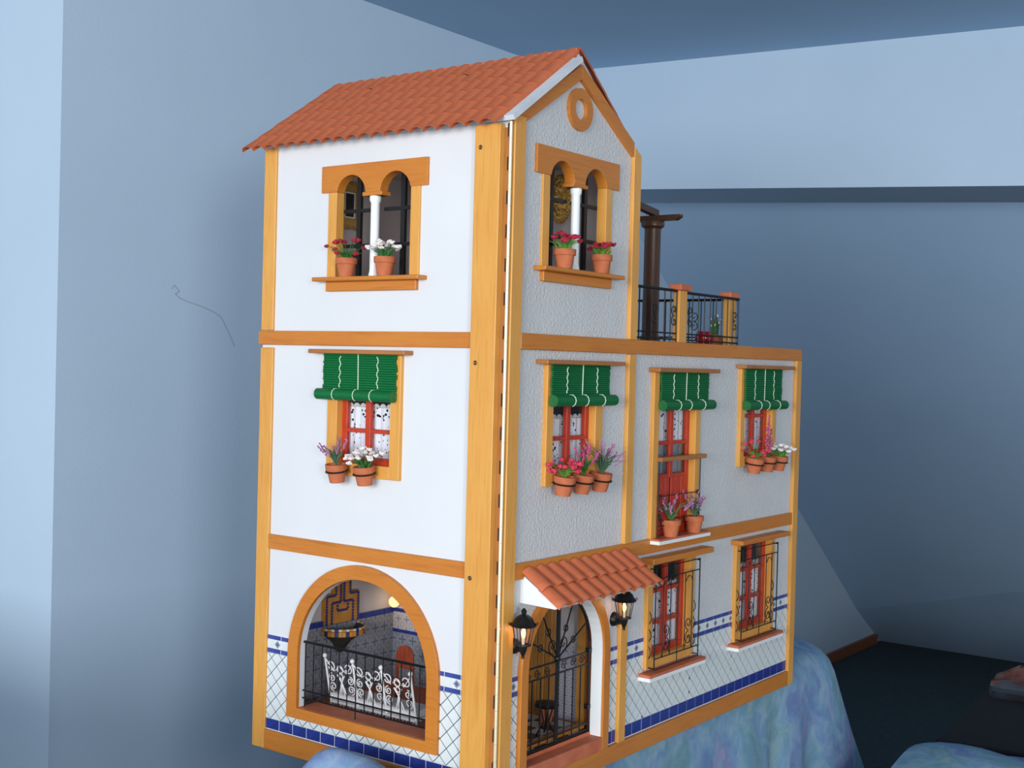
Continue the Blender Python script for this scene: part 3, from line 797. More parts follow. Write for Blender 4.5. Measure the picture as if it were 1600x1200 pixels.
b.add([(cx0, y, z) for y, z in pr] + [(cx1, y, z) for y, z in pr], [(0, 1, 2, 3), (7, 6, 5, 4), (0, 4, 5, 1), (1, 5, 6, 2), (2, 6, 7, 3), (3, 7, 4, 0)])
b.build('canopy_board', 'white_paint', canopy)
s_v = Vector((0, -0.0550, -0.0337)).normalized(); u_v = Vector((0, -0.0337, 0.0550)).normalized()
cp = 0.0241
def canopy_tile_mesh(ln):
    b = MB(); na = 10; vs = []
    for x, sc_ in ((0, 0.90), (ln, 1.04)):
        for th in (0, 0.0016):
            for i in range(na + 1):
                a = PI * i / na
                vs.append((x, -math.cos(a) * (cp * 0.48 * sc_ - th), math.sin(a) * (0.0088 * sc_ - th)))
    k = na + 1; fs = []
    for i in range(na):
        fs += [(k + i, k + i + 1, k * 3 + i + 1, k * 3 + i)[::-1], (i, i + 1, k * 2 + i + 1, k * 2 + i), (i, k + i, k + i + 1, i + 1), (k * 2 + i, k * 2 + i + 1, k * 3 + i + 1, k * 3 + i)]
    fs += [(0, k * 2, k * 3, k), (na, k + na, k * 3 + na, k * 2 + na)]
    return b.add(vs, fs)
ctile = None
for r_, d0 in ((0, 0.002), (1, 0.032)):
    for c in range(10):
        if ctile is None: o = ctile = canopy_tile_mesh(0.0365).build('canopy_tile', 'canopy_tile', canopy, smooth=True, off=(0, 0, 0))
        else: o = ctile.copy(); COL.objects.link(o); o.parent = canopy
        yv = u_v.cross(s_v)
        tw = random.uniform(-0.02, 0.02)
        xv = (s_v + yv * tw).normalized()
        mt = Matrix((xv, u_v.cross(xv), u_v)).transposed().to_4x4()
        mt.translation = Vector((cx0 - 0.004 + (c + 0.5) * cp + random.uniform(-0.0008, 0.0008), 0.0, 0.2752)) + s_v * d0 + u_v * (0.0034 if r_ == 0 else 0.0006)
        o.matrix_basis = mt

# --- terrace: posts, railings, pergola
def post(x0, x1, y0, y1, zt):
    p = MB().box(x0, x1, y0, y1, 0.5595, zt).build('terrace_post', 'wood_z', house, bevel=0.0006)
    MB().box(x0 - 0.0045, x1 + 0.0045, y0 - 0.0045, y1 + 0.0045, zt, zt + 0.0085).build('post_cap', 'terracotta', p, bevel=0.001)
post(0.4105, 0.4325, 0.0000, 0.0105, 0.6345)
post(0.5760, 0.5970, 0.0060, 0.0165, 0.6330)
post(0.2870, 0.2990, 0.3700, 0.3820, 0.6345)
def railing(p0, p1, zt, n, scr):
    p0, p1 = Vector(p0), Vector(p1); d = (p1 - p0)
    P_ = lambda f, z: tuple(p0 + d * f + Vector((0, 0, z)))
    r0 = MB(); r0.tube([P_(0, zt), P_(1, zt)], 0.0021, 6)
    root = r0.build('terrace_railing', 'iron', house)
    for z in (0.5645, 0.5730):
        MB().tube([P_(0, z), P_(1, z)], 0.0011, 6).build('railing_rail', 'iron', root)
    for i in range(n + 1):
        MB().tube([P_(i / n, 0.5595), P_(i / n, zt)], 0.0009, 6).build('railing_bar', 'iron', root)
    b = MB()
    for f in scr:
        for zc, a in ((0.590, PI / 2), (0.606, -PI / 2)):
            b.tube([P_(f + 0.0085 * 0 + (x - 0) / d.length, z) for x, z in spiral(0.0, zc, 0.0080, 0.0016, a, 1.2 if zc < 0.6 else -1.2)], 0.0007, 5)
    stuff(b.build('railing_scroll', 'iron', root))
railing((0.2895, 0.0040, 0), (0.4090, 0.0040, 0), 0.6335, 7, (0.06, 0.5, 0.94))
railing((0.4340, 0.0020, 0), (0.5985, 0.0020, 0), 0.6320, 9, (0.07, 0.93))
railing((0.6005, 0.0040, 0), (0.6005, 0.3850, 0), 0.6315, 18, (0.2, 0.6))
col = MB().lathe([(0.0160, 0.5595), (0.0160, 0.5700), (0.0128, 0.5760), (0.0128, 0.7380), (0.0128, 0.7400), (0.0180, 0.7440), (0.0185, 0.7500), (0.0175, 0.7520)], (0.5480, 0.1280, 0), 16).build('pergola_column', 'dark_z', house, smooth=True)
b = MB(); b.add([(x, y, z) for x in (0.5420, 0.5540) for y, z in ((0.0780, 0.7605), (0.0780, 0.7570), (0.0860, 0.7520), (0.39, 0.7520), (0.39, 0.7605))], [(0, 1, 2, 3, 4), (9, 8, 7, 6, 5), (0, 5, 6, 1), (1, 6, 7, 2), (2, 7, 8, 3), (3, 8, 9, 4), (4, 9, 5, 0)])
b.build('pergola_beam', 'dark_y', col)
b = MB(); b.add([(x, y, z) for y in (0.1220, 0.1330) for x, z in ((0.2835, 0.7920), (0.2835, 0.8020), (0.5560, 0.7700), (0.5560, 0.7600))], [(0, 1, 2, 3), (7, 6, 5, 4), (0, 4, 5, 1), (1, 5, 6, 2), (2, 6, 7, 3), (3, 7, 4, 0)])
b.build('pergola_rafter', 'dark_x', col)

# ================================================================== INSIDE THE HOUSE
# ground floor dado and mosaic fountain on the rear wall
dd = MB().box(0.010, 0.2508, 0.3815, 0.3850, 0.045, 0.1480).build('inner_dado', 'azulejo', house)
for k in range(10):
    MB().box(0.0110 + k * 0.0240, 0.0342 + k * 0.0240, 0.3805, 0.3840, 0.1480, 0.1560).build('cap_tile', 'tile_blue', dd)
d2 = MB().box(0.2478, 0.2508, 0.150, 0.3815, 0.045, 0.1195).build('inner_dado', 'azulejo', house)
MB().box(0.2476, 0.2508, 0.150, 0.3815, 0.1245, 0.1500).build('gold_border', 'azulejo_gold', d2)
for zz in (0.1195, 0.1500):
    MB().box(0.2472, 0.2508, 0.150, 0.3815, zz, zz + 0.0050).build('blue_border', 'tile_blue', d2)
fy = 0.3800
fo = [(0.1000, 0.150), (0.1680, 0.150), (0.1680, 0.1925), (0.1510, 0.1925), (0.1510, 0.222), (0.1180, 0.222), (0.1180, 0.1925), (0.1000, 0.1925)]
b = MB(); b.prism(fo, [], fy - 0.003, 0.3850)
fount = b.build('wall_fountain', 'mosaic_gold', house)
bb = MB(); gq = 0.0042
def mos(p0, p1):
    L_ = math.dist(p0, p1); n_ = max(1, round(L_ / gq))
    for i in range(n_):
        f = (i + 0.5) / n_
        x, z = p0[0] + (p1[0] - p0[0]) * f, p0[1] + (p1[1] - p0[1]) * f
        bb.box(x - 0.0017, x + 0.0017, fy - 0.0042, fy - 0.0028, z - 0.0017, z + 0.0017)
ins = 0.0022
ol = [(0.1000 + ins, 0.150), (0.1000 + ins, 0.1925 - ins), (0.1180 + ins, 0.1925 - ins), (0.1180 + ins, 0.222 - ins), (0.1510 - ins, 0.222 - ins), (0.1510 - ins, 0.1925 - ins), (0.1680 - ins, 0.1925 - ins), (0.1680 - ins, 0.150)]
for p, q in zip(ol, ol[1:]): mos(p, q)
il = [(0.1125, 0.150), (0.1125, 0.1800), (0.1300, 0.1800), (0.1300, 0.2080), (0.1365, 0.2080), (0.1365, 0.1800), (0.1550, 0.1800), (0.1550, 0.150)]
for p, q in zip(il, il[1:]): mos(p, q)
sq = [(0.1235, 0.1775), (0.1235, 0.1680), (0.1445, 0.1680), (0.1445, 0.1775)]
for p, q in zip(sq, sq[1:]): mos(p, q)
stuff(bb.build('blue_mosaic', 'mosaic_blue', fount))
bc = (0.1330, 0.3800, 0.0)
MB().lathe([(0.004, 0.108), (0.010, 0.116), (0.016, 0.124), (0.029, 0.134), (0.0360, 0.1440), (0.0335, 0.1450), (0.028, 0.138), (0.008, 0.132)], bc, 20, None, PI, 2 * PI).build('basin', 'basin_dark', fount, smooth=True)
ra, rb_, rc_ = MB(), MB(), MB()
for i in range(22):
    a = PI + PI * (i + 0.5) / 22
    t = rb_ if i % 3 == 1 else ra
    for zz, tt in ((0.1395, t), (0.1452, rc_ if i % 2 else t)):
        cxx, cyy = bc[0] + 0.0358 * math.cos(a), bc[1] + 0.0358 * math.sin(a)
        du = Vector((-math.sin(a), math.cos(a), 0)) * 0.0024; dn = Vector((math.cos(a), math.sin(a), 0)) * 0.0012
        vs = []
        for sz in (-1, 1):
            for su, sn in ((-1, -1), (1, -1), (1, 1), (-1, 1)):
                q = Vector((cxx, cyy, zz + sz * (0.0034 if zz < 0.142 else 0.0015))) + du * su + dn * sn; vs.append(tuple(q))
        tt.add(vs, [(0, 1, 2, 3), (7, 6, 5, 4), (0, 4, 5, 1), (1, 5, 6, 2), (2, 6, 7, 3), (3, 7, 4, 0)])
stuff(ra.build('rim_mosaic', 'mosaic_gold', fount)); stuff(rb_.build('rim_mosaic', 'mosaic_blue', fount)); stuff(rc_.build('rim_mosaic', 'mosaic_white', fount))
MB().tube([(0.150, 0.36, 0.232), (0.165, 0.36, 0.238), (0.185, 0.36, 0.236), (0.205, 0.36, 0.240), (0.2508, 0.36, 0.252)], 0.0035, 8).build('ceiling_bracket', 'dark_x', house, smooth=True)
# glowing cap and fill lamp, added unseen to brighten the tower room
cl = MB().lathe([(0.012, 0.7935), (0.012, 0.7915), (0.010, 0.7880), (0.004, 0.7860), (0.0004, 0.7855)], (0.150, 0.230, 0), 16).build('added_fill_glow', 'globe', house, smooth=True)
point('added_fill_light', (0.150, 0.230, 0.772), 0.055, (1.0, 0.95, 0.92), 0.012)
# lit wall lamp in the ground floor room
lamp = thing('wall_lamp', 'glowing round lamp globe on the inner wall behind the arch', 'lamp', (0.2508, 0.372, 0.166))
MB().lathe([(0.006, 0), (0.006, 0.002), (0.002, 0.004), (0.002, 0.008)], (0.2508, 0.372, 0.166), 10, Matrix.Rotation(-PI / 2, 3, 'Y')).build('lamp_base', 'brass', lamp)
MB().ball((0.2385, 0.372, 0.166), 0.0085, 12, 8).build('globe', 'globe', lamp, smooth=True)
point('lamp_light', (0.225, 0.360, 0.170), 0.012, (1.0, 0.78, 0.5), 0.01)
# hall seen through the front door, on the partition
od = MB().box(0.2440, 0.2508, 0.0885, 0.1380, 0.045, 0.2100).build('hall_door', 'ochre_x', house)
for k in range(4):
    MB().box(0.2425, 0.2445, 0.0895 + k * 0.0122, 0.1000 + k * 0.0122, 0.050, 0.205).build('plank', 'ochre_x', od, bevel=0.0006)
hd = MB().box(0.2485, 0.2508, 0.0475, 0.0830, 0.045, 0.1440).build('hall_dado', 'azulejo_door', house)
MB().box(0.2480, 0.2508, 0.0475, 0.0830, 0.1440, 0.1560).build('gold_border', 'azulejo_gold', hd)
MB().box(0.2400, 0.2508, 0.0330, 0.0460, 0.045, 0.2350).build('hall_post', 'ochre_x', house)
MB().box(0.2450, 0.2508, 0.0125, 0.0320, 0.045, 0.2350).build('hall_panel', 'chair_wood', house)
ff = MB().box(0.012, 0.2400, 0.0130, 0.1500, 0.0445, 0.0456).build('chequer_floor', 'black_tile', house)
tl = {}
for i in range(9):
    for j in range(5):
        b = MB().box(-0.0118, 0.0118, -0.0118, 0.0118, 0, 0.0012)
        key = (i + j) % 2
        if key not in tl: tl[key] = o = b.build('floor_tile', 'pale_tile' if key else 'black_tile', ff, off=(0, 0, 0))
        else: o = tl[key].copy(); COL.objects.link(o); o.parent = ff
        o.location = (0.0260 + i * 0.0248, 0.0330 + j * 0.0248, 0.0456)
st_ = thing('stool', 'small round black iron stool standing behind the entrance gate', 'stool', (0.166, 0.0420, 0.0468))
sx, sy, sz = 0.166, 0.0420, 0.0468
MB().lathe([(0.002, sz + 0.0370), (0.0150, sz + 0.0375), (0.0165, sz + 0.0400), (0.0150, sz + 0.0425), (0.002, sz + 0.0440)], (sx, sy, 0), 16).build('seat', 'iron', st_, smooth=True)
for k in range(4):
    a = PI / 4 + k * PI / 2
    MB().tube([(sx + 0.009 * math.cos(a), sy + 0.009 * math.sin(a), sz + 0.038), (sx + 0.003 * math.cos(a), sy + 0.003 * math.sin(a), sz + 0.018), (sx + 0.013 * math.cos(a), sy + 0.013 * math.sin(a), sz)], 0.0011, 6).build('leg', 'iron', st_)
MB().tube([(sx + 0.006 * math.cos(2 * PI * k / 12), sy + 0.006 * math.sin(2 * PI * k / 12), sz + 0.0095) for k in range(12)], 0.0008, 5, True).build('foot_ring', 'iron', st_)
for (cx_, cy_, lab) in ((0.2080, 0.0720, 'small clay pot on the chequered hall floor right of the stool'), (0.1180, 0.0780, 'small clay pot with greenery on the hall floor left of the stool')):
    t = thing('clay_pot', lab, 'pot', (cx_, cy_, 0.0468))
    MB().lathe([(0.0075, 0.0468), (0.0110, 0.0640), (0.0120, 0.0642), (0.0122, 0.0690), (0.0105, 0.0690), (0.0100, 0.0650), (0.001, 0.0645)], (cx_, cy_, 0), 14).build('pot', 'pot', t, smooth=True)
    if 'greenery' in lab:
        b = MB()
        for i in range(14):
            a = random.uniform(0, 2 * PI); l = random.uniform(0.010, 0.018)
            b.tube([(cx_, cy_, 0.0645), (cx_ + 0.4 * l * math.cos(a), cy_ + 0.4 * l * math.sin(a), 0.0645 + l * 0.7), (cx_ + l * math.cos(a), cy_ + l * math.sin(a), 0.0645 + l * 0.8)], [0.0009, 0.0014, 0.0002], 4)
        stuff(b.build('foliage', 'leaf', t))
# white iron bench with cushion behind the balustrade (seen from its back)
by0, by1 = 0.1770, 0.3300
bench = thing('garden_bench', 'white scrolled iron bench with pale cushion behind the arched balustrade', 'bench', (0.075, (by0 + by1) / 2, 0.045))
def bx(z): return 0.0660 - (z - 0.066) * 0.22
nb = 4
for k in range(nb):
    y = by0 + (by1 - by0) * k / (nb - 1)
    MB().tube([(0.0690, y, 0.0450), (bx(0.066), y, 0.066), (bx(0.1210), y, 0.1210)], [0.0016, 0.0016, 0.0014], 8).build('back_post', 'white_iron', bench, smooth=True)
    MB().ball((bx(0.1240), y, 0.1240), 0.0033, 10, 6).build('finial', 'white_iron', bench, smooth=True)
for k in range(nb - 1):
    ya = by0 + (by1 - by0) * k / (nb - 1); yb_ = by0 + (by1 - by0) * (k + 1) / (nb - 1)
    yc = (ya + yb_) / 2; hw = (yb_ - ya) / 2
    b = MB()
    def tb(path, r=0.0008): b.tube([(bx(z), y, z) for y, z in path], r, 5)
    for s in (-1, 1):
        tb(spiral(yc + s * hw * 0.66, 0.0820, 0.0068, 0.0014, -PI / 2, s * 1.5))
        tb(spiral(yc + s * hw * 0.66, 0.0945, 0.0062, 0.0014, PI / 2, -s * 1.5))
        tb([(yc + s * hw * 0.30, 0.0690), (yc, 0.0900), (yc - s * hw * 0.26, 0.1000)], 0.001)
        tb([(yc + s * hw * 0.12, 0.0690), (yc, 0.0895)], 0.0008)
        tb(arc(yc + s * hw * 0.62, 0.1110, 0.0058, PI * 0.1, PI * 1.9, 12), 0.0009)
        tb([(yc + s * hw * 0.95, 0.1190), (yc + s * hw * 0.45, 0.1040), (yc + s * 0.001, 0.1110)], 0.0008)
    tb(arc(yc, 0.1080, 0.0050, 0, 2 * PI, 12), 0.0009)
    tb(arc(yc, 0.0985, 0.0036, 0, 2 * PI, 12), 0.0008)
    stuff(b.build('back_scroll', 'white_iron', bench))
MB().tube([(bx(0.068), by0, 0.068), (bx(0.068), by1, 0.068)], 0.0014, 6).build('back_rail', 'white_iron', bench)
MB().box(0.0650, 0.1040, by0, by1, 0.0625, 0.0725).build('cushion', 'cushion', bench, bevel=0.003, seg=3)
MB().box(0.0640, 0.1050, by0, by1, 0.0590, 0.0620).build('seat_frame', 'white_iron', bench)
b = MB()
for k in range(26):
    y = by0 + 0.003 + (by1 - by0 - 0.006) * k / 25
    b.tube([(0.0650, y, 0.0600), (0.0655, y + 0.0015, 0.0525)], 0.0006, 4)
stuff(b.build('seat_fringe', 'white_iron', bench))
for y in (by0, (by0 + by1) / 2, by1):
    MB().tube([(0.1020, y, 0.0590), (0.1040, y, 0.0450)], 0.0014, 6).build('leg', 'white_iron', bench)
# wooden chair with round back further in
chx, chy = 0.1450, 0.2790
chair = thing('dining_chair', 'small red brown wooden chair with rounded back inside arch', 'chair', (chx, chy, 0.045))
MB().box(chx - 0.016, chx + 0.016, chy - 0.016, chy + 0.016, 0.0780, 0.0810).build('seat', 'chair_wood', chair, bevel=0.001)
b = MB(); b.prism([(chy - 0.016, 0.0950)] + [(y, z) for y, z in arc(chy, 0.1120, 0.016, PI, 0, 14)] + [(chy + 0.016, 0.0950)], [], chx + 0.0130, chx + 0.0160, lambda a, z, d: (d, a, z))
b.build('backrest', 'chair_wood', chair, bevel=0.0006)
for sx_ in (-1, 1):
    for sy_ in (-1, 1):
        MB().box(chx + sx_ * 0.0145 - 0.0015, chx + sx_ * 0.0145 + 0.0015, chy + sy_ * 0.0145 - 0.0015, chy + sy_ * 0.0145 + 0.0015, 0.045, 0.0965 if sx_ > 0 else 0.078).build('leg', 'chair_wood', chair)
# gilt frames on the top floor walls
pf = thing('picture_frame', 'gilt framed dark picture inside the left top window', 'picture', (0.143, 0.3930, 0.712))
b = MB(); b.prism([(0.1255, 0.7120), (0.1600, 0.7120), (0.1600, 0.7770), (0.1255, 0.7770)], [[(0.1320, 0.7260), (0.1320, 0.7630), (0.1535, 0.7630), (0.1535, 0.7260)]], 0.3880, 0.3930)
b.build('frame', 'gold', pf, bevel=0.001)
b = MB(); b.prism([(0.1320, 0.7260), (0.1535, 0.7260), (0.1535, 0.7630), (0.1320, 0.7630)], [[(0.1340, 0.7280), (0.1340, 0.7610), (0.1515, 0.7610), (0.1515, 0.7280)]], 0.3893, 0.3928)
b.build('mount', 'white_paint', pf)
MB().box(0.1338, 0.1517, 0.3905, 0.3928, 0.7278, 0.7612).build('picture', 'picture', pf)
b = MB()
for i in range(26):
    f = i / 26 * 2 * PI
    x = 0.1428 + 0.0165 * max(-1, min(1, 1.5 * math.cos(f))); z = 0.7445 + 0.0315 * max(-1, min(1, 1.5 * math.sin(f)))
    b.ball((x, 0.3875, z), random.uniform(0.0020, 0.0034), 6, 4)
stuff(b.build('frame_ornament', 'gold', pf, smooth=True))
mr = thing('oval_ornament', 'ornate oval gilt wall ornament inside the gable window', 'wall ornament', (0.2740, 0.1140, 0.7200))
el = lambda r, rz: arc(0.1140, 0.7530, r, 0, 2 * PI, 28, rz)[:-1]
b = MB(); b.prism(el(0.0190, 0.0340), [el(0.0120, 0.0240)], 0.2700, 0.2740, lambda a, z, d: (d, a, z))
b.build('frame', 'gold', mr, bevel=0.001)
b = MB(); b.prism(el(0.0122, 0.0242), [], 0.2722, 0.2738, lambda a, z, d: (d, a, z)); b.build('disc', 'gold', mr)
b = MB()
for i in range(34):
    f = i / 34 * 2 * PI
    b.ball((0.2695, 0.1140 + 0.0165 * math.cos(f), 0.7530 + 0.0305 * math.sin(f)), random.uniform(0.0018, 0.0032), 6, 4)
for i in range(90):
    f = random.uniform(0, 2 * PI); q = math.sqrt(random.uniform(0.0, 1))
    b.ball((0.2695, 0.1140 + 0.0185 * q * math.cos(f), 0.7530 + 0.0335 * q * math.sin(f)), 0.0015, 5, 4)
stuff(b.build('frame_ornament', 'gold', mr, smooth=True))

# lace curtains
def curtain(T, a0, a1, z0, z1, d, label, scallop=True):
    t = thing('lace_curtain', label, 'curtain', T((a0 + a1) / 2, d, z0), 'lace curtains in the house windows')
    b = MB(T); n_ = 28; vs = []; fs = []
    for i in range(n_ + 1):
        a = a0 + (a1 - a0) * i / n_
        dd_ = d + 0.0010 * math.sin(i * 1.7)
        zb_ = z0
        vs += [(a, dd_, zb_), (a, dd_, z1)]
    for i in range(n_): fs.append((2 * i, 2 * i + 2, 2 * i + 3, 2 * i + 1))
    b.add(vs, fs); b.build('lace_panel', 'lace', t)
    e = MB(T); na = 8
    for i in range(na):
        c = a0 + (a1 - a0) * (i + 0.5) / na; w_ = (a1 - a0) / na / 2
        e.prism([(c - w_, z1)] + arc(c, z1, w_ * 0.95, PI, 0, 8) + [(c + w_, z1)], [], d - 0.0006, d + 0.0006)
    e.build('scalloped_heading', 'cushion', t)
    MB().tube([T(a0 - 0.004, d, z1 + 0.0005), T(a1 + 0.004, d, z1 + 0.0005)], 0.0009, 6).build('rod', 'brass', t)
curtain(LEFT, 0.1700, 0.2600, 0.3850, 0.4640, -0.0130, 'lace curtain behind red window on the left face')
curtain(FRONT, 0.0950, 0.1890, 0.3850, 0.4570, -0.0140, 'lace curtain behind red window on the front, over three potted plants')
curtain(FRONT, 0.3520, 0.4560, 0.3600, 0.5080, -0.0140, 'lace curtain inside the tall balcony window')
curtain(FRONT, 0.6150, 0.7130, 0.3850, 0.5080, -0.0140, 'lace curtain behind upper window at the far right end')
curtain(FRONT, 0.3480, 0.4520, 0.1180, 0.2130, -0.0140, 'lace curtain behind grilled ground window next to lantern')
curtain(FRONT, 0.6150, 0.7220, 0.1130, 0.2130, -0.0140, 'lace curtain behind grilled ground window at the far end')

# ================================================================== GREEN ROLL BLINDS
def blind(T, a0, a1, zt, zb, d, label, rext=0.006):
    t = thing('roll_blind', label, 'blind', T((a0 + a1) / 2, d, zb), 'green roll blinds')
    b = MB(T); n_ = 15; h = (zt - zb - 0.006) / n_
    for i in range(n_):
        z = zt - (i + 1) * h
        j0, j1 = random.uniform(-0.0012, 0.0012), random.uniform(-0.0012, 0.0012)
        b.tube([(a0 + j0, d + random.uniform(-0.0003, 0.0003), z + h / 2), (a1 + j1, d + random.uniform(-0.0003, 0.0003), z + h / 2)], h * 0.56, 6)
    stuff(b.build('slats', 'green', t))
    R_ = 0.0072; rz = zb
    rm = MB(T)
    ring_ = [(math.cos(2 * PI * k / 14) * R_, math.sin(2 * PI * k / 14) * R_) for k in range(14)]
    vs = [(a, d + 0.0045 + p, rz + q) for a in (a0 - rext * 0.4, a1 + rext) for p, q in ring_] if T is FRONT else [(a, d + 0.0045 + p, rz + q) for a in (a0, a1 + rext) for p, q in ring_]
    fs = [(k, (k + 1) % 14, 14 + (k + 1) % 14, 14 + k) for k in range(14)] + [tuple(range(14)), tuple(range(27, 13, -1))]
    rm.add(vs, fs); rl = rm.build('roll', 'green', t, smooth=True)
    for ea in (vs[0][0] - 0.0003, vs[14][0] + 0.0003):
        MB().tube([T(ea, d + 0.0045 + p, rz + q) for p, q in spiral(0, 0, 0.0060, 0.0008, 0, 3, 30)], 0.0004, 4).build('roll_edge', 'leaf', rl)
    mid = (a0 + a1) / 2
    def over(a):  # cord passing over the roll
        return [T(a, d + 0.0045 + (R_ + 0.0003) * math.cos(x), rz + (R_ + 0.0003) * math.sin(x)) for x in (PI * 0.62, PI * 0.4, PI * 0.2, 0, -PI * 0.2, -PI * 0.4)]
    MB().tube([T(mid + 0.001, d + 0.0016, zt), T(mid, d + 0.0018, rz + 0.012)] + over(mid), 0.0006, 5).build('cord', 'cord', t)
    for f in (0.24, 0.76):
        a = a0 + (a1 - a0) * f
        MB().tube([T(a + 0.0014 * math.sin(i * 1.9 + f * 7), d + 0.0016, zt - 0.003 - (zt - rz - 0.012) * i / 12) for i in range(13)], 0.0006, 5).build('cord', 'cord', t)
        MB().tube(over(a + (0.005 if T is FRONT else 0.004)), 0.0006, 5).build('cord', 'cord', t)
    return t
blind(LEFT, 0.1590, 0.2830, 0.5312, 0.4795, 0.0080, 'green roll blind on the bright left face of the house')
blind(FRONT, 0.0860, 0.2160, 0.5248, 0.4805, 0.0085, 'green roll blind on the front above three ringed flower pots')
blind(FRONT, 0.3500, 0.4870, 0.5180, 0.4720, 0.0085, 'green roll blind above the tall balcony window')
blind(FRONT, 0.6080, 0.7380, 0.5260, 0.4690, 0.0085, 'green roll blind at the far right end of the front')

# ================================================================== POTTED PLANTS
def plant(c, label, kind, colour, leafm='leaf', r=0.0137, h=0.0235, tilt=None, ring=None, spread=1.0, tall=1.0, n=14, group=None, holder=None):
    """c: bottom centre of the pot"""
    t = thing('potted_plant', label, 'plant', c, group)
    rot = Matrix.Identity(3)
    if tilt: rot = Matrix.Rotation(tilt[0], 3, Vector(tilt[1]))
    C_ = Vector(c)
    def W(p): return tuple(C_ + rot @ Vector(p))
    b = MB()
    prof = [(r * 0.68, 0), (r * 0.88, h * 0.68), (r * 1.0, h * 0.69), (r * 1.02, h), (r * 0.9, h), (r * 0.86, h * 0.85), (0.0005, h * 0.84)]
    b.lathe(prof, c, 18, rot); b.build('pot', 'pot', t, smooth=True)
    if ring:
        b = MB(); b.tube([W((r * 1.0 * math.cos(2 * PI * k / 18), r * 1.0 * math.sin(2 * PI * k / 18), h * 0.60)) for k in range(18)], 0.0011, 6, True)
        ctr = Vector(W((0, 0, h * 0.6)))
        b.tube([tuple(ctr + Vector(ring) * r), tuple(ctr + Vector(ring) * holder)], 0.0011, 6)
        b.build('pot_ring', 'iron', t, smooth=True)
    lf, bl = MB(), MB()
    rnd = random.Random(label)
    S = r / 0.0137
    def blade(p, a, l, bend, wd=0.0012):
        d_ = Vector((math.cos(a), math.sin(a), 0)); p = Vector(p)
        lf.tube([W(p), W(p + d_ * l * bend * 0.45 + Vector((0, 0, l * 0.6))), W(p + d_ * l * bend + Vector((0, 0, l * (0.95 - 0.3 * bend))))], [wd * 0.7, wd, wd * 0.25], 4)
        return p + d_ * l * bend + Vector((0, 0, l * (0.95 - 0.3 * bend)))
    top = Vector((0, 0, h * 0.9))
    if kind == 'cluster':
        for i in range(18):
            blade(top + Vector((rnd.uniform(-.4, .4) * r, rnd.uniform(-.4, .4) * r, 0)), rnd.uniform(0, 2 * PI), rnd.uniform(0.008, 0.018) * S * tall, rnd.uniform(0.3, 0.9) * spread, 0.0016 * S)
        for i in range(n):
            a = i * 2.4 + rnd.uniform(-.4, .4); q = math.sqrt((i + 0.5) / n) * r * 1.35 * spread
            zz = h + (0.020 - 0.010 * (q / (r * 1.35 * spread)) + rnd.uniform(-0.004, 0.004)) * tall * S
            p = Vector((q * math.cos(a), q * math.sin(a), zz))
            lf.tube([W(top), W((top + p) / 2 + Vector((0, 0, 0.003))), W(p)], 0.0004, 4)
            rr = rnd.uniform(0.0026, 0.0036) * S
            bl.ball(W(p), rr, 6, 4, 0.85)
            for k in range(5):
                aa = 2 * PI * k / 5 + i
                bl.ball(W(p + Vector((rr * 0.85 * math.cos(aa), rr * 0.85 * math.sin(aa), rr * rnd.uniform(-.3, .6)))), rr * 0.6, 5, 3)
    elif kind == 'scatter':
        for i in range(16):
            blade(top, rnd.uniform(0, 2 * PI), rnd.uniform(0.008, 0.018) * S * tall, rnd.uniform(0.3, 1.0) * spread, 0.0016 * S)
        for i in range(n):
            a = i * 2.4; q = (0.5 + 0.9 * rnd.random()) * r * 1.25 * spread
            p = Vector((q * math.cos(a), q * math.sin(a), h + rnd.uniform(0.004, 0.026) * tall * S))
            lf.tube([W(top), W(p * 0.6 + top * 0.4 + Vector((0, 0, 0.004))), W(p)], 0.0004, 4)
            rr = rnd.uniform(0.0024, 0.0034) * S
            bl.ball(W(p), rr, 6, 4)
            for k in range(4):
                aa = 2 * PI * k / 4 + i
                bl.ball(W(p + Vector((rr * 0.9 * math.cos(aa), rr * 0.9 * math.sin(aa), rr * rnd.uniform(-.4, .4)))), rr * 0.6, 5, 3)
    elif kind == 'spike':
        for i in range(16):
            blade(top, rnd.uniform(0, 2 * PI), rnd.uniform(0.012, 0.024) * S * tall, rnd.uniform(0.1, 0.7) * spread, 0.0014 * S)
        for i in range(n):
            a = i * 2.4; l = rnd.uniform(0.024, 0.040) * tall * S; q = rnd.uniform(0.15, 0.75) * spread
            p = blade(top, a, l, q, 0.0008 * S)
            d_ = (p - top).normalized()
            for k in range(8):
                pp = p - d_ * (0.0022 * S * (k - 1.5)) + Vector((rnd.uniform(-1, 1), rnd.uniform(-1, 1), 0)) * 0.0011 * S
                bl.ball(W(pp), rnd.uniform(0.0010, 0.0017) * S, 5, 3)
    elif kind == 'spire':
        for i in range(8):
            blade(top, rnd.uniform(0, 2 * PI), rnd.uniform(0.010, 0.018) * S, rnd.uniform(0.2, 0.7), 0.0016 * S)
        for s in range(3):
            ox, oy = (s - 1) * 0.0050, (s % 2) * 0.003
            hh = (0.056, 0.066, 0.045)[s] * tall
            lf.tube([W(top), W((ox * 0.7, oy, h + hh * 0.5)), W((ox, oy, h + hh))], 0.0006, 4)
            for k in range(26):
                f = k / 26
                bl.ball(W((ox + rnd.uniform(-1, 1) * 0.0034 * (1.15 - f), oy + rnd.uniform(-1, 1) * 0.0034 * (1.15 - f), h + hh * (0.25 + 0.75 * f))), rnd.uniform(0.0012, 0.0022), 5, 3)
    stuff(lf.build('foliage', leafm, t))
    if bl.v: stuff(bl.build('blossoms', colour, t))
    return t
OUT = (0, 1, 0)
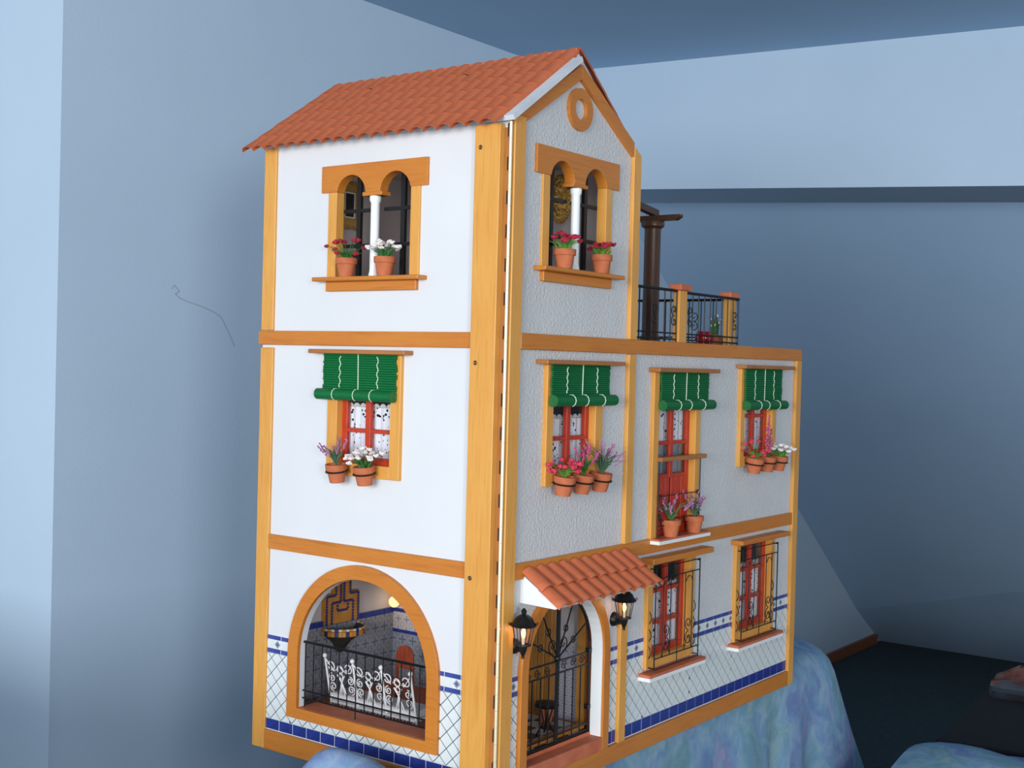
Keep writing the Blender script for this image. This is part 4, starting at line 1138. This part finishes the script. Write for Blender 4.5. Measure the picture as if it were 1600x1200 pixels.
# left face, top window sill
plant((-0.0090, 0.2470, 0.6285), 'clay pot of dark red flowers on the sill of the left top window', 'scatter', 'fl_dark', n=12, spread=1.25)
plant((-0.0090, 0.1815, 0.6285), 'clay pot of white flowers beside the white column of the left top window', 'cluster', 'fl_white', n=16, spread=1.15)
# left face, ringed pots
plant((-0.0185, 0.2445, 0.3690), 'ringed clay pot of thin mauve stems under left face window', 'spike', 'fl_lav', 'leaf_grey', tilt=(-0.12, OUT), ring=(1, 0, 0), holder=0.0185, n=8, spread=0.9)
plant((-0.0185, 0.1970, 0.3690), 'ringed clay pot of bushy white flowers under left face window', 'cluster', 'fl_white', tilt=(-0.12, OUT), ring=(1, 0, 0), holder=0.0185, n=20, spread=1.35, tall=1.15)
FO = (1, 0, 0)
# front, gable window sill
plant((0.1050, -0.0095, 0.6415), 'clay pot of crimson flowers left of the gable window column', 'cluster', 'fl_red', 'leaf_bright', n=14, spread=1.1)
plant((0.1880, -0.0095, 0.6415), 'clay pot of crimson flowers right of the gable window column', 'cluster', 'fl_red', 'leaf_bright', n=9, spread=1.05)
# front, three ringed pots
plant((0.1000, -0.0190, 0.3660), 'ringed clay pot of pink red flowers, nearest corner under the front blind', 'scatter', 'fl_pink', 'leaf_bright', tilt=(0.12, FO), ring=(0, 1, 0), holder=0.0190, n=16, spread=1.1)
plant((0.1405, -0.0190, 0.3660), 'ringed clay pot of short purple spikes between two other ringed pots', 'spike', 'fl_rose', 'leaf', tilt=(0.12, FO), ring=(0, 1, 0), holder=0.0190, n=8, spread=0.7, tall=1.05)
plant((0.1825, -0.0190, 0.3660), 'ringed clay pot of wide lavender beside the vertical front trim', 'spike', 'fl_lav', 'leaf_grey', tilt=(0.12, FO), ring=(0, 1, 0), holder=0.0190, n=14, spread=1.1, tall=1.2)
# balcony pots
plant((0.3815, -0.0120, 0.2890), 'clay pot of pinkish lavender on the left of the balcony sill', 'spike', 'fl_lav', 'leaf', n=13, spread=1.15, tall=1.05)
plant((0.4490, -0.0120, 0.2890), 'clay pot of pinkish lavender on the right end of the balcony sill', 'spike', 'fl_lav', 'leaf_grey', n=12, spread=1.15, tall=1.1)
# far right ringed pots
plant((0.6230, -0.0190, 0.3650), 'ringed clay pot of pink red flowers under the farthest front window', 'scatter', 'fl_pink', 'leaf_bright', tilt=(0.12, FO), ring=(0, 1, 0), holder=0.0190, n=12, spread=1.1)
plant((0.6690, -0.0190, 0.3650), 'ringed clay pot with a tall pink flower spire', 'spire', 'fl_rose', 'leaf', tilt=(0.06, FO), ring=(0, 1, 0), holder=0.0190)
plant((0.7105, -0.0190, 0.3650), 'ringed clay pot of white flowers at the far right of the front', 'cluster', 'fl_white', 'leaf_bright', tilt=(0.12, FO), ring=(0, 1, 0), holder=0.0190, n=14, spread=1.3)
# terrace
rp = thing('glazed_pot', 'small dark red glazed pot on the roof terrace', 'pot', (0.5235, 0.0200, 0.5595))
MB().lathe([(0.0085, 0.5595), (0.0130, 0.5660), (0.0140, 0.5715), (0.0115, 0.5765), (0.0105, 0.5800), (0.0085, 0.5800), (0.004, 0.5740), (0.0005, 0.5740)], (0.5235, 0.0200, 0), 18).build('pot', 'red_glaze', rp, smooth=True)
tp = thing('planter_box', 'terracotta planter with pale flowering plant on the roof terrace', 'planter', (0.580, 0.0340, 0.5595))
b = MB(); b.add([(0.580 + sx_ * w_, 0.034 + sy_ * 0.010, z) for z, w_ in ((0.5595, 0.0165), (0.5765, 0.0185)) for sx_, sy_ in ((-1, -1), (1, -1), (1, 1), (-1, 1))], [(3, 2, 1, 0), (4, 5, 6, 7), (0, 1, 5, 4), (1, 2, 6, 5), (2, 3, 7, 6), (3, 0, 4, 7)])
b.build('box', 'terracotta', tp, bevel=0.001)
lf, bl = MB(), MB()
for i in range(16):
    a = random.uniform(0, 2 * PI); l = random.uniform(0.015, 0.032); q = random.uniform(0.1, 0.6)
    x0 = 0.582 + random.uniform(-0.010, 0.012)
    e = (x0 + l * q * math.cos(a), 0.034 + l * q * 0.5 * math.sin(a), 0.576 + l)
    lf.tube([(x0, 0.034, 0.576), (x0 + l * q * 0.3 * math.cos(a), 0.034, 0.576 + l * 0.6), e], [0.0012, 0.0016, 0.0004], 4)
    if i % 2: bl.ball(e, 0.0021, 6, 4)
stuff(lf.build('foliage', 'leaf', tp)); stuff(bl.build('blossoms', 'fl_white', tp))

# ================================================================== WALL LANTERNS
def lantern(x, d, zb, label):
    t = thing('wall_lantern', label, 'lantern', (x + 0.003, 0.0, zb + 0.020), 'lit lanterns beside the entrance')
    c = (x, -d, 0); Z = lambda z: zb + z
    MB().lathe([(0.0005, 0.0085), (0.0050, 0.0076), (0.0084, 0.0045), (0.0098, 0.0)], (x + 0.0078, 0.0, Z(0.0110)), 14, Matrix.Rotation(PI / 2, 3, 'X')).build('wall_plate', 'iron', t, smooth=True)
    MB().tube([(x + 0.0078, -0.005, Z(0.0110)), (x + 0.004, -d * 0.6, Z(0.0085)), (x, -d, Z(0.010))], 0.0026, 8).build('arm', 'iron', t, smooth=True)
    MB().lathe([(0.0006, Z(0)), (0.0022, Z(0.001)), (0.0016, Z(0.0035)), (0.0028, Z(0.0060)), (0.0044, Z(0.0105)), (0.0052, Z(0.0145)), (0.0095, Z(0.0160)), (0.0095, Z(0.0172)), (0.0005, Z(0.0172))], c, 14).build('base', 'iron', t, smooth=True)
    for k in range(6):
        a = 2 * PI * k / 6 + 0.3
        MB().tube([(x + 0.0088 * math.cos(a), -d + 0.0088 * math.sin(a), Z(0.0168)), (x + 0.0128 * math.cos(a), -d + 0.0128 * math.sin(a), Z(0.0395))], 0.0007, 5).build('cage_bar', 'iron', t)
    MB().lathe([(0.0085, Z(0.0172)), (0.0124, Z(0.0393))], c, 12).build('glass', 'glass', t, smooth=True)
    cap = MB().lathe([(0.0150, Z(0.0385)), (0.0158, Z(0.0400)), (0.0130, Z(0.0425)), (0.0105, Z(0.0475)), (0.0060, Z(0.0515)), (0.0025, Z(0.0525)), (0.0032, Z(0.0550)), (0.0034, Z(0.0570)), (0.0016, Z(0.0590)), (0.0004, Z(0.0600))], c, 14).build('cap', 'iron', t, smooth=True)
    for k in range(6):
        a = 2 * PI * k / 6 + 0.3
        px_, py_ = x + 0.0160 * math.cos(a), -d + 0.0160 * math.sin(a)
        MB().tube([(px_ + 0.0014 * math.cos(q) * math.cos(a), py_ + 0.0014 * math.cos(q) * math.sin(a), Z(0.0412) + 0.0014 * math.sin(q)) for q in [2 * PI * i / 8 for i in range(8)]], 0.0005, 4, True).build('cap_curl', 'iron', cap)
    MB().lathe([(0.0017, Z(0.0172)), (0.0017, Z(0.0240)), (0.0003, Z(0.0242))], c, 10).build('candle', 'candle', t)
    MB().lathe([(0.0004, Z(0.0240)), (0.0022, Z(0.0270)), (0.0028, Z(0.0300)), (0.0018, Z(0.0340)), (0.0003, Z(0.0375))], c, 10).build('flame', 'flame', t, smooth=True)
    point('flame_light', (x, -d, Z(0.031)), 0.030, (1.0, 0.50, 0.34), 0.004)
lantern(0.0246, 0.0200, 0.1795, 'lit black lantern left of the door, below canopy end')
lantern(0.2478, 0.0210, 0.1790, 'lit black lantern right of the door, tucked under the tiles')

# ================================================================== CLOTH, CHEST
def rrect(x0, x1, y0, y1, r, n):
    pts = []
    for cx_, cy_, a in ((x1 - r, y1 - r, 0), (x0 + r, y1 - r, PI / 2), (x0 + r, y0 + r, PI), (x1 - r, y0 + r, 3 * PI / 2)):
        for i in range(n): pts.append((cx_ + r * math.cos(a + PI / 2 * i / n), cy_ + r * math.sin(a + PI / 2 * i / n)))
    P = [Vector(p) for p in pts]; per = []
    out = []
    for p, q in zip(P, P[1:] + P[:1]):
        k = max(1, int((q - p).length / 0.012))
        for i in range(k): out.append(p.lerp(q, i / k))
    return out
def drape(name, x0, x1, y0, y1, r, ztop, drop, fold, seed, mound=None, flare=0.10, side=0.0, rnd_x=0.0):
    ol = rrect(x0, x1, y0, y1, r, 8); n_ = len(ol)
    c = Vector(((x0 + x1) / 2, (y0 + y1) / 2))
    vs = []; fs = []
    rings = [(f, 0.0, 0.0) for f in (0.08, 0.3, 0.5, 0.66, 0.78)] + [(0.86, 0.0, -0.10), (0.93, 0.0, -0.35), (0.97, 0.0, -0.62), (1.0, 0.0, -1.0)]
    for i in range(1, 15): rings.append((1.0, i / 14.0, -1.0))
    for f, dn, z in rings:
        for i, p in enumerate(ol):
            q = c + (p - c) * f
            nrm = (ol[(i + 1) % n_] - ol[i - 1]); nrm = Vector((nrm.y, -nrm.x)).normalized()
            s = i * 0.012
            fl = math.sin(s * 30 + seed + 1.6 * math.sin(s * 9 + seed)) * 0.7 + math.sin(s * 71 + 2.0 * math.sin(s * 17)) * 0.22
            k = min(1.0, dn * 2.2)
            off = k * fold * fl + flare * dn ** 1.3 * drop
            q = q + nrm * off
            if side: q.x += max(0.0, nrm.x) ** 0.7 * side * dn
            rd = 0.010 + (rnd_x * max(0.0, min(1.0, (p.x - 0.86) / 0.2)) if rnd_x else 0.0)
            zz = ztop + z * rd - drop * dn
            if mound and dn == 0: zz += mound(q.x, q.y) * (1 - 0.0 * f)
            elif mound: 
                zz += mound(p.x, p.y) * (1 - dn)
            vs.append((q.x, q.y, zz))
    for j in range(len(rings) - 1):
        for i in range(n_):
            a, b_ = j * n_ + i, j * n_ + (i + 1) % n_
            fs.append((a, b_, b_ + n_, a + n_))
    fs.append(tuple(range(n_ - 1, -1, -1)))
    b = MB(); b.add(vs, fs)
    return b
bs = thing('bedspread', 'pastel blue and lilac printed bedspread draped under the dollhouse', 'bedspread', (0.65, 0.2, -0.65))
def md(x, y):
    return 0.0 if x < 0.86 else min(0.014, (x - 0.86) * 0.08) * (1 + 0.6 * math.sin(x * 22 + y * 9))
b = drape('bedspread', 0.14, 1.205, 0.034, 0.40, 0.12, -0.0015, 0.62, 0.021, 1.3, md, 0.05, 0.66, 0.055)
sp = b.build('draped_cloth', 'bedspread', bs, smooth=True)
# bunched fold pulled up against the left side of the house
b = MB(); vs = []; fs = []; nu, nv = 34, 14
for i in range(nu + 1):
    u = i / nu; y = -0.20 + 0.44 * u
    hgt = 0.044 + 0.010 * u + 0.012 * math.exp(-((y - 0.168) / 0.030) ** 2) + 0.002 * math.sin(u * 43 + 1)
    if y > 0.165: hgt -= 9.0 * (y - 0.165) ** 2
    if u > 0.995: hgt = -0.02
    for j in range(nv + 1):
        a = PI * j / nv
        vs.append((-0.085 - math.cos(a) * 0.055 + 0.006 * math.sin(u * 25 + a), y, -0.12 + (hgt + 0.12) * math.sin(a) ** 0.6))
for i in range(nu):
    for j in range(nv):
        a = i * (nv + 1) + j; fs.append((a, a + 1, a + nv + 2, a + nv + 1))
b.add(vs, fs); b.build('bunched_fold', 'bedspread', bs, smooth=True)
bc_ = thing('bed_cover', 'rumpled pastel printed cover on the bed at lower right', 'bed cover', (1.2, -0.5, -0.65))
def md2(x, y):
    return 0.082 * math.exp(-((x - 1.12) / 0.20) ** 2 - ((y + 0.20) / 0.30) ** 2) - 0.09 * max(0.0, x - 1.2) + 0.003 * math.sin(x * 24 + y * 17)
b = drape('bed_cover', 0.55, 1.60, -1.10, -0.100, 0.12, -0.225, 0.41, 0.010, 0.4, md2, 0.05)
b.build('cover_cloth', 'bedspread', bc_, smooth=True)
def skew(x0, x1, y0, y1, z0, z1):
    # chest stands a little turned to the wall
    c_, s2 = math.cos(0.085), math.sin(0.085)
    b = MB(T=lambda x, y, z: (2.43 + (x - 2.43) * c_ - (y - 0.098) * s2, 0.098 + (x - 2.43) * s2 + (y - 0.098) * c_, z))
    return b.box(x0, x1, y0, y1, z0, z1)
ch = thing('storage_chest', 'dark brown leather chest standing on the carpet by the far wall', 'chest', (2.10, -0.35, -0.65))
skew(1.715, 2.425, -0.75, 0.090, -0.65, -0.318).build('body', 'leather', ch, bevel=0.012, seg=3)
skew(1.71, 2.430, -0.755, 0.098, -0.317, -0.300).build('lid', 'leather', ch, bevel=0.006, seg=2)
rc = MB(); vs = []; fs = []
for i in range(13):
    for j in range(9):
        x = 2.30 + 0.12 * i / 12; y = 0.085 - 0.26 * j / 8
        vs.append((x, y, -0.300 + 0.058 * math.sin(PI * i / 12) ** 0.5 * min(1, 0.35 + j * 0.3) * (0.8 + 0.3 * math.sin(i * 1.3 + j * 0.9)) + 0.0008))
for i in range(12):
    for j in range(8):
        a = i * 9 + j; fs.append((a, a + 1, a + 10, a + 9))
rc.add(vs, fs)
tag(rc.build('folded_cloth', 'red_cloth', smooth=True), 'crumpled red and white printed cloth lying on the dark chest', 'cloth')
tag(MB().box(2.17, 2.285, -0.28, 0.052, -0.2995, -0.272).build('plastic_bag', 'plastic', bevel=0.008, seg=2), 'clear plastic bag lying in front of the red cloth', 'bag')
